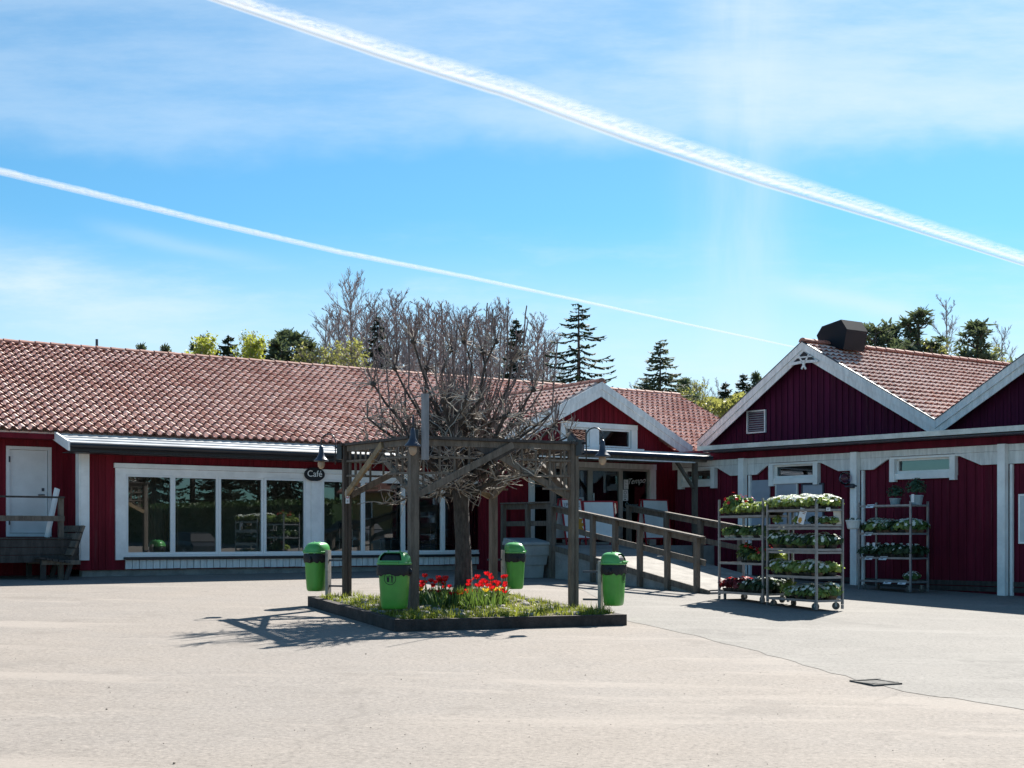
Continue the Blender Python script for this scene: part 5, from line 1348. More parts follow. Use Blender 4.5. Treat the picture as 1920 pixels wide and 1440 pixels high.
q3 = trolley((8.37, 28.0), (-.579, .815), (.815, .579), 1.36, .57, (.22, .72, 1.24, 1.84), 'steel flower trolley in the shade with two bushes in blue pots on top')
# ---- plants: prototypes at the origin
lf = {'light': leaf_mat('light_leaves', (.14, .23, .05), (.36, .42, .14), .35), 'mid': leaf_mat('mid_leaves', (.05, .11, .03), (.17, .25, .08), .3), 'dark': leaf_mat('dark_leaves', (.018, .045, .02), (.05, .09, .035), .25), 'wine': leaf_mat('wine_leaves', (.09, .012, .02), (.22, .03, .04), .25), 'blue': leaf_mat('bushy_leaves', (.02, .06, .035), (.06, .12, .07), .25)}
fl = {'white': mat('white_petals', (.80, .82, .74), .5, .05, 20, transl=.3), 'red': mat('geranium_red', (.62, .03, .03), .5, .1, 20, transl=.3), 'yellow': MATS['yellow_petals']}
pots = {'black': mat('black_pot', (.03, .03, .03), .6, .1, 8), 'white': mat('white_pot', (.66, .68, .68), .5, .05, 8), 'blue': mat('blue_grey_pot', (.30, .38, .42), .5, .08, 6), 'terra': mat('brown_tray', (.14, .09, .06), .7, .1, 6)}
def make_plant(nm, cat, leaf, flower, pot, r=.13, h=.165, nl=200, nf=18, seed=1, ph=.05, pr=.075, big=.045, fsz=.024):
    rr = random.Random(seed); t = thing(nm, 'x', cat, (0, 0, 0))
    mb = MB(); mb.lathe((0, 0, 0), [(pr * .75, 0), (pr, ph * .85), (pr * 1.06, ph * .86), (pr * 1.06, ph)], 12); mb.build('pot', pots[pot], t)
    mb = MB()
    def tri(c, nrm, sz, mi=0):
        u = nrm.cross(Vector((rr.uniform(-1, 1), rr.uniform(-1, 1), rr.uniform(-1, 1)))).normalized(); v = nrm.cross(u)
        mb.face([mb.add(c - u * sz), mb.add(c - v * sz * .55), mb.add(c + u * sz), mb.add(c + v * sz * .55)], mi)
    for i in range(nl):
        a, e, f = rr.uniform(0, 2 * PI), rr.uniform(-.35, 1.5), rr.uniform(.45, 1.05)
        d = Vector((math.cos(a) * math.cos(e), math.sin(a) * math.cos(e), math.sin(e))); c = Vector((d.x * r * f, d.y * r * f, ph + (h - ph) * (.35 + .6 * d.z * f)))
        nr = (d + Vector((rr.uniform(-.7, .7), rr.uniform(-.7, .7), rr.uniform(-.2, .9)))).normalized(); tri(c, nr, big * rr.uniform(.6, 1.2))
    for i in range(5): a = rr.uniform(0, 6); mb.tube([Vector((0, 0, ph)), Vector((math.cos(a) * r * .5, math.sin(a) * r * .5, h * .8))], .004, 4)
    sep = False; fmi = 0 if sep else 1
    if sep or not nf: mb.build('foliage', lf[leaf], t, fix=False)
    if nf:
        if sep: mb = MB()
        for i in range(nf):
            a, e = rr.uniform(0, 2 * PI), rr.uniform(.1, 1.5); d = Vector((math.cos(a) * math.cos(e), math.sin(a) * math.cos(e), math.sin(e))); c = Vector((d.x * r * 1.05, d.y * r * 1.05, ph + (h - ph) * (.40 + .70 * d.z)))
            n_ = (d + Vector((rr.uniform(-.4, .4), rr.uniform(-.4, .4), .3))).normalized(); u = n_.cross(Vector((.3, .5, .81))).normalized(); v = n_.cross(u)
            k0 = mb.add(c + n_ * .004); rg = [mb.add(c + (u * math.cos(j * PI / 5) + v * math.sin(j * PI / 5)) * fsz * (1.0 if j % 2 == 0 else .62) + n_ * .008) for j in range(10)]
            for j in range(10): mb.face((k0, rg[j], rg[(j + 1) % 10]), fmi)
        if sep: mb.build('flowers', fl[flower], t, fix=False)
        else: mb.build('foliage', [lf[leaf], fl[flower]], t, fix=False)
    return t
PR = {
    'white': make_plant('white_flowering_plant', 'potted plant', 'light', 'white', 'black', seed=1, nf=42),
    'white2': make_plant('white_flowering_plant', 'potted plant', 'mid', 'white', 'terra', seed=2, nf=32),
    'dark': make_plant('dark_green_plant', 'potted plant', 'dark', 'white', 'black', seed=3, nf=6),
    'green': make_plant('green_leafy_plant', 'potted plant', 'mid', 'white', 'white', seed=4, nf=0),
    'light': make_plant('light_green_plant', 'potted plant', 'light', 'yellow', 'black', seed=5, nf=0),
    'red': make_plant('red_geranium', 'potted plant', 'mid', 'red', 'black', seed=6, nf=9, fsz=.028, h=.26),
    'wine': make_plant('dark_red_plant', 'potted plant', 'wine', 'red', 'black', seed=7, nf=5, nl=120),
    'bush': make_plant('potted_bush', 'potted plant', 'blue', 'white', 'blue', r=.21, h=.52, nl=420, nf=0, seed=8, ph=.19, pr=.13, big=.035),
    'fern': make_plant('feathery_green_plant', 'potted plant', 'light', 'white', 'black', r=.17, h=.36, nl=240, nf=0, seed=9, big=.04),
}
first_used = set()
def place(kind, p, lab, grp, s=1.0):
    rz_ = R.uniform(0, 6.28)
    if kind not in first_used:
        first_used.add(kind); o = PR[kind]; o.location = p; o.rotation_euler = (0, 0, rz_); o['label'] = lab
        if grp: o['group'] = grp
        o.scale = (s, s, s * R.uniform(.92, 1.1))
    else: o = dup(PR[kind], p, rz_, lab, grp, (s, s, s * R.uniform(.9, 1.1)))
    if not grp and 'group' in o: del o['group']
    return o
def row(q, z, kinds, x0, x1, n_, rows, lab, grp, s=1.0, drop=0.0):
    """kinds: names cycled along the shelf; lab: per kind label"""
    i = 0
    for j in range(rows):
        y = .57 * (j + .5) / rows + R.uniform(-.01, .01)
        for k in range(n_):
            if R.random() < drop: i += 1; continue
            x = x0 + (x1 - x0) * (k + .5) / n_ + R.uniform(-.015, .015); kd = kinds[i % len(kinds)] if len(kinds) > 1 else kinds[0]; i += 1
            place(kd, q(x, y, z + .002), lab[kd], grp + ', ' + PR[kd].name.split('.')[0].replace('_', ' '), 1.38 * s * R.uniform(.92, 1.1))
T1 = 'the nearest trolley'; T2 = 'the left flower trolley'; T3 = 'the shaded trolley'
row(q1, 1.74, ['white', 'light', 'white'], .05, 1.34, 7, 3, {'white': f'white flowering plant in the full top row of {T1}', 'light': f'light green plant among white flowers on the top of {T1}'}, 'top shelf plants of the nearest trolley')
for (x, y, k, lab) in ((1.22, .12, 'fern', f'small feathery plant on the second shelf of {T1}'), (.62, .12, 'white', f'white flowers left of the splash card on {T1}'), (.05, .22, 'white2', f'white flowers at the near corner of shelf two of {T1}'), (.03, .38, 'white', f'white flowers left of the beige card on {T1}'), (.30, .2, 'dark', f'small dark plant right of the splash card on {T1}')):
    place(k, q1(x, y, 1.477), lab, None, .9 if k != 'fern' else .6)
row(q1, 1.05, ['white2', 'dark', 'white2', 'dark'], .04, 1.32, 7, 2, {'white2': f'white flowering plant between dark ones on the middle shelf of {T1}', 'dark': f'dark green plant on the middle shelf of {T1}', 'green': f'leafy plant in a white pot on the middle shelf of {T1}'}, 'middle shelf plants of the nearest trolley', 1.05)
row(q1, .57, ['white2', 'white', 'white', 'light'], .04, 1.32, 7, 2, {'white2': f'white flowering plant with darker leaves on the fourth shelf of {T1}', 'white': f'white flowering plant with pale leaves on the fourth shelf of {T1}', 'light': f'light green plant on the fourth shelf of {T1}'}, 'fourth shelf plants of the nearest trolley', 1.08)
row(q1, .165, ['white', 'white2'], .03, .85, 5, 2, {'white': f'white flowering plant with pale leaves on the bottom shelf of {T1}', 'white2': f'white flowering plant with darker leaves on the bottom shelf of {T1}'}, 'bottom shelf plants of the nearest trolley', 1.05)
place('fern', q1(1.12, .3, .167), f'tall feathery green plant on the bottom shelf of {T1}', None, 1.0)
row(q2, 1.60, ['light', 'light', 'light', 'light', 'light', 'red', 'light'], .04, 1.34, 7, 2, {'light': f'light green plant in the top row of {T2}', 'red': f'red geranium among light leaves on the top of {T2}'}, 'top shelf plants of the left trolley', 1.0)
row(q2, 1.18, ['green', 'dark', 'green'], .04, 1.34, 7, 2, {'green': f'leafy plant in a white pot on the second shelf of {T2}', 'dark': f'dark green plant on the second shelf of {T2}'}, 'second shelf plants of the left trolley', .95)
row(q2, .72, ['red', 'light', 'dark'], .04, .82, 4, 2, {'red': f'red geranium on the half empty shelf of {T2}', 'light': f'light green plant on the half empty shelf of {T2}', 'dark': f'dark green plant on the half empty shelf of {T2}'}, 'third shelf plants of the left trolley', 1.0)
row(q2, .165, ['wine'], .72, 1.34, 4, 2, {'wine': f'dark red plant on the bottom shelf of {T2}'}, 'bottom shelf plants of the left trolley', 1.1)
row(q2, .165, ['dark'], .03, .70, 4, 2, {'dark': f'dark green plant on the bottom shelf of {T2}'}, 'bottom shelf green plants of the left trolley', 1.1)
place('bush', q3(.62, .28, 1.842), f'left round bush in a blue grey pot on top of {T3}', None, .92)
place('bush', q3(.08, .30, 1.842), f'right round bush in a blue grey pot on top of {T3}', None, 1.05)
row(q3, 1.24, ['white2', 'white', 'dark', 'white2'], .03, 1.34, 7, 2, {'white2': f'white flowering plant with darker leaves on the second shelf of {T3}', 'white': f'white flowering plant with pale leaves on the second shelf of {T3}', 'dark': f'dark green plant on the second shelf of {T3}'}, 'second shelf plants of the shaded trolley', 1.15)
row(q3, .72, ['dark', 'dark'], .03, 1.34, 7, 2, {'dark': f'dark green plant on the third shelf of {T3}', 'green': f'leafy plant in a white pot on the third shelf of {T3}'}, 'third shelf plants of the shaded trolley', 1.15)
for (x, y) in ((.12, .15), (.22, .38)): place('white2', q3(x, y, .222), f'white flowering plant alone at the right of the bottom shelf of {T3}', 'bottom shelf plants of the shaded trolley', 1.15)
# cards on the trolleys
def card(q, x, y, z, w_, h, lab, nm='price_card', m_=None, tilt=.3, splash=False, face=(0, -1), roll=0.0):
    p = q(x, y, z); fx = (q(1, 0, 0) - q(0, 0, 0)); fy = (q(0, 1, 0) - q(0, 0, 0))
    n_ = (fx * face[0] + fy * face[1]).normalized(); u = Z.cross(n_).normalized(); v = (Z + n_ * -tilt).normalized(); u2 = (u * math.cos(roll) + v * math.sin(roll)); v2 = (v * math.cos(roll) - u * math.sin(roll)); nn = u2.cross(v2).normalized()
    if nn.dot(n_) < 0: nn = -nn
    t = thing(nm, lab, 'card', p); mb = MB(); mb.hexa(p - u2 * w_ / 2, u2 * w_, v2 * h, nn * .004); mb.build('sheet', m_ or paper, t)
    if splash:
        mb = MB(); pts = []
        for k in range(18): rr = (.22 if k % 2 else .33) * w_; pts.append(p - u2 * w_ * .12 + v2 * h * .22 + nn * .0045 + (u2 * math.cos(k * PI / 9) + v2 * math.sin(k * PI / 9)) * rr)
        mb.prism(pts, nn * .0015); mb.build('orange_splash', MATS['orange_print'], t)
        mb = MB()
        for k, (l0, l1) in enumerate(((-.40, .40), (-.40, .40), (.0, .36))): mb.hexa(p + u2 * w_ * l0 + v2 * h * (.86 - k * .10) + nn * .0045, u2 * w_ * (l1 - l0), v2 * h * .045, nn * .001)
        mb.build('print', mat('brown_print', (.30, .16, .10), .6, .05, 5), t)
    elif nm == 'price_card':
        mb = MB(); mb.hexa(p - u2 * w_ * .3 + v2 * h * .55 + nn * .0045, u2 * w_ * .6, v2 * h * .14, nn * .001); mb.hexa(p - u2 * w_ * .3 + v2 * h * .25 + nn * .0045, u2 * w_ * .35, v2 * h * .16, nn * .001); mb.build('print', ink, t)
    return t
card(q1, .40, -.03, 1.50, .19, .28, 'tilted white card with an orange splash on the second shelf of the nearest trolley', 'splash_card', None, .15, True, roll=-.2)
card(q1, .0, .48, 1.49, .17, .27, 'plain beige card leaning at the right end of the second shelf', 'beige_card', mat('beige_card', (.55, .50, .42), .6, .05, 4), .1, face=(-1, 0), roll=.05)
card(q1, -.02, .24, 1.72, .09, .06, 'tiny white price tag hanging on the short side under the top shelf', 'price_card', None, .0, face=(-1, 0))
for (x, z, lab) in ((1.05, 1.80, 'white price card on the top edge of the shaded trolley at left'), (1.10, 1.20, 'white price card on the second shelf edge of the shaded trolley'), (1.08, .68, 'white price card at the left of the third shelf edge of the shaded trolley'), (.70, .68, 'white price card at the middle of the third shelf edge of the shaded trolley'), (.58, .17, 'white price card at the left on the bottom shelf of the shaded trolley'), (.20, .17, 'white price card at the right on the bottom shelf of the shaded trolley')):
    card(q3, x, -.05, z, .20, .10, lab, tilt=.9)
for (x, z, lab) in ((1.12, .88, 'upright plant label at the left of the third shelf of the shaded trolley'), (.96, .88, 'second upright plant label on the third shelf of the shaded trolley'), (-.06, 1.90, 'upright plant label beside the right bush pot')):
    card(q3, x, -.01, z, .07, .17, lab, 'plant_label', None, .05)
# white hanging pot on the left post of the shaded trolley
hpz = q3(1.36, -.20, 1.34); hang = thing('hanging_pot', 'white hanging pot with wilted trailing plant on the shaded trolley post', 'hanging pot', hpz)
mb = MB(); mb.lathe(hpz, [(.10, 0), (.125, .02), (.155, .17), (.165, .175), (.165, .20)], 16); mb.build('pot', pots['white'], hang)
mb = MB()
for k in range(3): a = k * 2.1; mb.tube([hpz + Vector((.12 * math.cos(a), .12 * math.sin(a), .16)), hpz + Z * .52], .006, 5)
mb.tube([hpz + Z * .52, hpz + Vector((0, 0, .57))], .008, 5)
mb.build('hanger', white, hang)
mb = MB()
for i in range(90):
    a = R.uniform(0, 6.28); r_ = R.uniform(.02, .17); c = hpz + Vector((math.cos(a) * r_, math.sin(a) * r_, R.uniform(.13, .25))); n_ = Vector((R.uniform(-1, 1), R.uniform(-1, 1), R.uniform(-.3, 1))).normalized(); u = n_.orthogonal().normalized() * R.uniform(.02, .035); v = n_.cross(u) * .5
    mb.poly([c - u, c - v, c + u, c + v])
mb.build('foliage', lf['dark'], hang, fix=False)
# ================= trees behind the roofs =================
needle_dark = leaf_mat('spruce_needles', (.010, .024, .016), (.035, .060, .032), .12, .7)
needle_blue = leaf_mat('pine_needles', (.040, .066, .046), (.125, .155, .10), .2, .7)
young_leaf = leaf_mat('young_birch_leaves', (.20, .24, .035), (.36, .38, .08), .4)
hazel = leaf_mat('budding_leaves', (.14, .16, .06), (.27, .27, .11), .4)
bark_far = mat('far_bark', (.12, .10, .09), .9, .2, 3)
bark_birch = mat('birch_bark', (.36, .32, .30), .85, .3, 4, col2=(.14, .12, .12))
twig_far = mat('far_twigs', (.33, .27, .265), .9, .2, 2)
def spruce(seed, h, wr, dens=1.0, droop=.35, gap=.0, m_=None):
    r = random.Random(seed); t = thing('spruce_tree', 'x', 'tree', (0, 0, 0)); mb = MB(); mb.tube([Vector((0, 0, 0)), Vector((.03, 0, h * .5)), Vector((0, 0, h * .985))], [h * .013, h * .009, .02], 8); mb.build('trunk', bark_far, t)
    mb = MB(); z = h * .10; 
    while z < h * .985:
        f = z / h; L0 = wr * (1 - f) ** .82 * (1.0 if f > .2 else .85) + .12; nb = max(4, int((7 - 3 * f) * dens))
        a0 = r.uniform(0, 6)
        for k in range(nb):
            if r.random() < gap: continue
            a = a0 + k * 2 * PI / nb + r.uniform(-.3, .3); L_ = L0 * r.uniform(.65, 1.12); o = Vector((math.cos(a), math.sin(a), 0)); s_ = Vector((-o.y, o.x, 0))
            n_ = max(3, int(L_ / .22)); z_ = z; z = z_ + r.uniform(-.016, .016) * h; p = Vector((0, 0, z)); pts = [p]
            for i in range(n_): g = (i + 1) / n_; pts.append(Vector((0, 0, z)) + o * L_ * g + Z * (L_ * (-droop * g + (droop * .75) * g ** 3 + .12 * (f > .75))))
            for i in range(n_):
                a_, b_ = pts[i], pts[i + 1]; g = i / n_; w_ = (.10 + .24 * (1 - abs(g - .45))) * (.55 + .45 * L_ / (wr + .1)); 
                j = r.uniform(-.03, .03)
                mb.poly([a_, b_ + s_ * w_ * .55 - Z * (.05 + j), b_ + (b_ - a_) * .55, b_ - s_ * w_ * .55 - Z * (.05 - j)])
                for sg_ in (-1, 1):          # side sprays, hanging a little
                    e = a_ + s_ * sg_ * w_ * r.uniform(.7, 1.25) + (b_ - a_) * r.uniform(.5, 1.1) - Z * r.uniform(.03, .20); q_ = (b_ - a_) * .5
                    mb.poly([a_, a_ + q_ * .9 - Z * .02, e + q_ * .3, e])
                if r.random() < .75: mb.poly([a_ + s_ * .05, b_ - s_ * .05, b_ - s_ * .02 - Z * w_ * r.uniform(.5, 1.1), a_ + s_ * .03 - Z * w_ * r.uniform(.3, .8)])
            z = z_
        z += h * .021 * (1.15 - .5 * f) / max(.6, dens ** .5)
    mb.build('crown', m_ or needle_dark, t, fix=False); return t
def pine(seed, h, wr, m_=None, base=.25):
    r = random.Random(seed); t = thing('pine_tree', 'x', 'tree', (0, 0, 0)); mb = MB(); mb.tube([Vector((0, 0, 0)), Vector((.1, 0, h * .4)), Vector((-.05, .05, h * .75)), Vector((0, 0, h * .97))], [h * .016, h * .012, h * .007, .03], 8)
    crown = MB()
    def clump(c, s, n_):
        for i in range(n_):
            d = Vector((r.gauss(0, 1), r.gauss(0, 1), r.gauss(.35, .8))).normalized(); b_ = c + d * s * r.uniform(0, .5); u = d.orthogonal().normalized() * s * r.uniform(.10, .2); e = b_ + d * s * r.uniform(.5, .9)
            crown.poly([b_ - u, b_ + u, e + u * .35, e - u * .35])
    z = h * base
    while z < h * .97:
        f = (z / h - base) / (1 - base); L0 = wr * (math.sin(PI * min(1, .22 + .8 * f)) ** .8) * 1.0 + .15
        for k in range(r.randint(3, 5)):
            a = r.uniform(0, 2 * PI); L_ = L0 * r.uniform(.55, 1.1); up = r.uniform(.05, .55) + .5 * f; o = Vector((math.cos(a), math.sin(a), up)).normalized(); p0 = Vector((0, 0, z)); p1 = p0 + o * L_ * .55 + Z * r.uniform(-.1, .1); p2 = p0 + o * L_ + Z * L_ * .12
            mb.tube([p0, p1, p2], [.05, .035, .02], 4)
            for q in range(max(2, int(L_ / .28))):
                g = r.uniform(.35, 1.05); c = p0.lerp(p2, g) + Vector((r.uniform(-.3, .3), r.uniform(-.3, .3), r.uniform(-.05, .25))) * L_ * .35; clump(c, r.uniform(.28, .45), 15)
        z += h * r.uniform(.028, .045)
    clump(Vector((0, 0, h * .97)), .4, 20)
    mb.build('trunk', bark_far, t); crown.build('crown', m_ or needle_blue, t, fix=False); return t
def bare(seed, h, spread=.32, nb=46, tw=.016, leaf=None, nleaf=0, name='bare_birch', up=.55):
    r = random.Random(seed); t = thing(name, 'x', 'tree', (0, 0, 0)); tr = MB(); lean = r.uniform(-.02, .02)
    tp = [Vector((lean * h * f + .06 * math.sin(f * 6 + seed), .05 * math.cos(f * 5), h * f)) for f in (0, .2, .4, .6, .8, 1)]; tr.tube(tp, [h * .013, h * .011, h * .0085, h * .006, h * .0035, .012], 7); tr.build('trunk', bark_birch, t)
    mb = MB(); lv = []
    def at(f):
        i = min(4, int(f * 5)); return tp[i].lerp(tp[i + 1], f * 5 - i)
    for k in range(nb):
        f = .18 + .80 * (k / nb) ** .9; a = k * 2.4 + r.uniform(-.4, .4); L_ = h * spread * (1.05 - f) ** .6 * r.uniform(.6, 1.1) + .25
        d = Vector((math.cos(a), math.sin(a), up + r.uniform(0, .8))).normalized(); p = at(f); pts = [p]
        for i in range(5): d = (d + Vector((r.uniform(-.15, .15), r.uniform(-.15, .15), r.uniform(-.02, .22)))).normalized(); pts.append(pts[-1] + d * L_ / 5)
        mb.tube(pts, [tw * 1.9 * (1 - f * .4), tw * 1.5, tw * 1.25, tw, tw * .8, tw * .6], 3, 0, False)
        for i in range(1, 6):
            for s_ in range(3):
                d2 = ((pts[i] - pts[i - 1]).normalized() + Vector((r.uniform(-.9, .9), r.uniform(-.9, .9), r.uniform(-.1, .7)))).normalized(); L2 = L_ * r.uniform(.16, .40); q = pts[i].lerp(pts[i - 1], r.random()); m1 = q + d2 * L2 * .5; e = q + d2 * L2 + Z * L2 * .12
                mb.tube([q, m1, e], [tw * .75, tw * .6, tw * .45], 3, 0, False); lv += [m1, e]
                for u in range(2): d3 = (d2 + Vector((r.uniform(-.8, .8), r.uniform(-.8, .8), r.uniform(-.1, .5)))).normalized(); e3 = m1 + d3 * L2 * .55; mb.tube([m1, e3], [tw * .55, tw * .4], 3, 0, False); lv.append(e3)
    mb.build('crown', twig_far, t, fix=False)
    if leaf:
        lm = MB()
        for i in range(nleaf):
            c = r.choice(lv) + Vector((r.gauss(0, .12), r.gauss(0, .12), r.gauss(0, .12))); n_ = Vector((r.uniform(-1, 1), r.uniform(-1, 1), r.uniform(-.4, 1))).normalized(); u = n_.orthogonal().normalized() * r.uniform(.05, .10); v = n_.cross(u) * .6
            lm.poly([c - u, c - v, c + u, c + v])
        lm.build('leaves', leaf, t, fix=False)
    return t
PT = {'spA': spruce(1, 13.0, 3.2, 1.1), 'spB': spruce(2, 17.0, 5.2, .95, .40, .14), 'spC': spruce(3, 12.0, 2.5, 1.3), 'spD': spruce(14, 13.0, 4.6, 1.25, .22, .08, needle_blue),
      'piA': pine(4, 13, 2.3, base=.22), 'piB': pine(5, 13, 2.9, base=.3), 'piC': pine(15, 13, 2.0, base=.15), 'biA': bare(6, 16, .34, 60, .021), 'biB': bare(7, 14, .26, 56, .019, up=.9), 'biC': bare(8, 13, .24, 30, .015, up=.75),
      'leA': bare(9, 11, .24, 44, .015, young_leaf, 7000, 'leafing_birch'), 'leB': bare(10, 11, .26, 40, .016, hazel, 3000, 'leafing_birch')}
PH = {'spA': 13, 'spB': 17, 'spC': 12, 'spD': 13, 'piA': 13, 'piB': 13, 'piC': 13, 'biA': 16, 'biB': 14, 'biC': 13, 'leA': 11, 'leB': 11}
usedT = set()
def plant_tree(kind, px, py, Y, lab, w_=1.0, rot=None, grp=None):
    top = P(px, py, Y); g = G(top.x, Y); s_ = (top.z - g) / PH[kind]; rot = R.uniform(0, 6.28) if rot is None else rot
    if kind in usedT: o = dup(PT[kind], (top.x, Y, g), rot, lab, grp)
    else:
        usedT.add(kind); o = PT[kind]; o.location = (top.x, Y, g); o.rotation_euler = (0, 0, rot); o['label'] = lab
        if grp: o['group'] = grp
    o.scale = (s_ * w_, s_ * w_, s_)
for a in [
    ('piC', 266, 647, 70, 'small round pine top just above the ridge near the vent pipe', .8), ('piC', 311, 649, 70, 'second small pine top on the ridge right of the vent pipe', .9),
    ('piA', 377, 627, 74, 'dark pine behind the yellow green birch at left', .8), ('leA', 384, 643, 70, 'bright yellow green birch crown left of the dark spruce', 1.1),
    ('spC', 428, 622, 72, 'narrow pointed dark spruce between two yellow green birches', 1.25), ('spC', 408, 648, 74, 'low dark spruce leaning on the pointed spruce at left', 1.1),
    ('leA', 473, 641, 70, 'yellow green birch right of the pointed dark spruce', 1.0), ('spC', 492, 628, 76, 'slim spruce behind the right yellow green birch', .75), ('leB', 470, 634, 78, 'thin pale birch rising behind the right yellow green birch', .6),
    ('piA', 534, 617, 76, 'left top of the dense pine group behind the roof', 1.15), ('piA', 557, 622, 73, 'right top of the dense pine group behind the roof', 1.15), ('piC', 521, 640, 72, 'low pine at the left of the dense pine group', 1.5), ('piC', 577, 640, 74, 'low pine at the right of the dense pine group', 1.5),
    ('spC', 588, 636, 80, 'slim spruce between the pine group and the bare birches', .6), ('leB', 585, 655, 70, 'low budding birch beside the slim spruce', 1.1),
    ('biC', 611, 592, 74, 'slender bare birch right of the pine group', 1.3), ('leB', 620, 655, 68, 'low budding tree under the slender bare birch', .9),
    ('biA', 661, 533, 72, 'tallest bare birch with a broad fan of twigs', 1.0), ('leB', 660, 645, 66, 'budding tree at the foot of the tallest bare birch', 1.2),
    ('spC', 707, 584, 76, 'brownish narrow spruce between two bare birches', 1.0), ('biC', 703, 552, 82, 'thin bare top behind the narrow spruce', .9),
    ('biB', 742, 560, 74, 'dense bare birch right of the narrow spruce', 1.15), ('biB', 800, 578, 76, 'dense bare tree behind the left side of the pollarded crown', 1.2), ('biB', 765, 600, 70, 'lower bare tree between the two dense bare trees', 1.2),
    ('biA', 850, 596, 78, 'bare tree behind the middle of the pollarded crown', .9), ('biB', 900, 600, 74, 'bare tree behind the right side of the pollarded crown', 1.3), ('biB', 942, 576, 80, 'bare tree left of the dark narrow spruce', 1.0),
    ('biB', 632, 590, 80, 'fine bare tree between the slender and the tallest birch', 1.2), ('biB', 690, 585, 84, 'fine bare tree right behind the tallest birch', 1.3), ('biB', 722, 596, 82, 'fine bare tree just right of the narrow spruce', 1.3), ('biB', 780, 590, 84, 'far bare tree behind the left half of the pollarded crown', 1.3), ('biB', 828, 585, 86, 'far bare tree behind the crown centre', 1.4), ('biB', 873, 590, 84, 'far bare tree just right of the crown centre', 1.4), ('biB', 920, 592, 84, 'far bare tree behind the right half of the pollarded crown', 1.3), ('biB', 1030, 640, 84, 'low far bare tree left of the large spreading spruce', 1.3),
    ('spC', 968, 590, 72, 'dark narrow spruce right of the pollarded crown', .95), ('biB', 1008, 606, 70, 'bare rounded tree between the dark spruces', 1.35), ('biC', 985, 630, 68, 'lower bare tree in front of the dark narrow spruce', 1.5),
    ('spB', 1085, 563, 62, 'large spreading spruce with separate drooping boughs above the small gable', 1.35),
    ('spD', 1238, 634, 74, 'broad dark spruce above the roof between the two gables', 1.1), ('spA', 1212, 700, 84, 'low spruce at the left foot of the broad spruce', 1.2),
    ('piC', 1283, 711, 78, 'small pine right of the broad spruce', 1.3), ('spC', 1360, 712, 86, 'small dark spruce between the gables', 1.2), ('spC', 1393, 695, 84, 'taller dark spruce beside the white gable edge', 1.15), ('piC', 1418, 700, 86, 'pine half hidden by the white gable edge', .9),
    ('biC', 1190, 716, 92, 'thin bare tree left of the broad spruce', .8), ('biC', 1322, 712, 96, 'thin bare tree left of the small dark spruce', .8), ('biC', 1345, 715, 98, 'thin bare tree close to the small dark spruce', .8), ('biC', 1300, 720, 95, 'thin bare tree right of the small pine', .8),
    ('leB', 1308, 722, 80, 'pale budding tree right of the small pine', .9), ('leB', 1278, 735, 76, 'low beige budding tree at the ridge end', 1.2),
    ('piB', 1641, 603, 60, 'loose pine with two crowns right of the dark roof hood', 1.2), ('piC', 1672, 612, 61, 'slim pine crown on the right of the loose pine', 1.1), ('piA', 1722, 577, 62, 'tall full pine above the shop ridge', 1.25), ('piC', 1748, 640, 60, 'low pine at the right foot of the tall full pine', 1.3), ('piC', 1700, 648, 60, 'low pine at the left foot of the tall full pine', 1.2),
    ('biC', 1772, 562, 66, 'thin bare tree between two pines above the shop', .9), ('piA', 1832, 600, 60, 'dark pine near the right edge', 1.3), ('biC', 1876, 612, 66, 'thin bare tree close to the right gable edge', .9), ('leB', 1850, 662, 60, 'low budding tree beside the dark pine at right', 1.0), ('leB', 1755, 650, 60, 'low budding tree right of the tall full pine', 1.0),
]: plant_tree(*a)
# a belt of leafing bushes seen over the ridge between the gables
mb = MB(); BR = random.Random(21)
for i in range(5200):
    px = BR.uniform(1258, 1470); Y = BR.uniform(80, 90); ytop = 760 - 12 * math.sin((px - 1250) * .011) - max(0, (px - 1330)) * .10 - 5 * math.sin(px * .11); c = P(px, ytop + 40 * BR.random() ** 1.3, Y)
    n_ = Vector((BR.uniform(-1, 1), BR.uniform(-1, 1), BR.uniform(-.3, 1))).normalized(); u = n_.orthogonal().normalized() * BR.uniform(.10, .22); v = n_.cross(u) * .6; mb.poly([c - u, c - v, c + u, c + v])
for i in range(160):
    px = BR.uniform(1258, 1470); Y = BR.uniform(80, 90); b_ = P(px, 790, Y); mb.tube([Vector((b_.x, Y, 1)), P(px + BR.uniform(-4, 4), 758 + BR.uniform(-16, 5), Y)], [.05, .02], 3, 0, False)
tag(mb.build('leafing_bushes', hazel, loc=(20, 85, 1), fix=False), kind='stuff')
# ================= across the yard, behind and right of the camera: seen in the window panes =================
hedge_m = leaf_mat('hedge_leaves', (.02, .05, .012), (.06, .11, .03), .2)
def hedge(c, L_, w_, h, rz_, lab):
    t = tag(bpy.data.objects.new('hedge_tmp', None)) if False else None
    mb = MB(); a = Vector((math.cos(rz_), math.sin(rz_), 0)); b = Vector((-a.y, a.x, 0)); c = Vector(c); HR = random.Random(4)
    for i in range(5200):
        x, y, z = HR.uniform(-.5, .5), HR.uniform(-.5, .5), HR.random(); k = HR.randint(0, 2)
        if k == 0: y = HR.choice((-.5, .5))
        elif k == 1: z = 1
        p = c + a * x * L_ + b * y * w_ * (1 - .2 * z) + Z * (z * h + .15 * math.sin(x * L_ * 2)); n_ = Vector((HR.uniform(-1, 1), HR.uniform(-1, 1), HR.uniform(-.5, 1))).normalized(); u = n_.orthogonal().normalized() * HR.uniform(.08, .16); v = n_.cross(u) * .7; mb.poly([p - u, p - v, p + u, p + v])
    mb.hexa(c - a * L_ * .49 - b * w_ * .38, a * L_ * .98, b * w_ * .76, Z * h * .93)
    return tag(mb.build('hedge', hedge_m, loc=c, fix=False), lab, 'hedge')
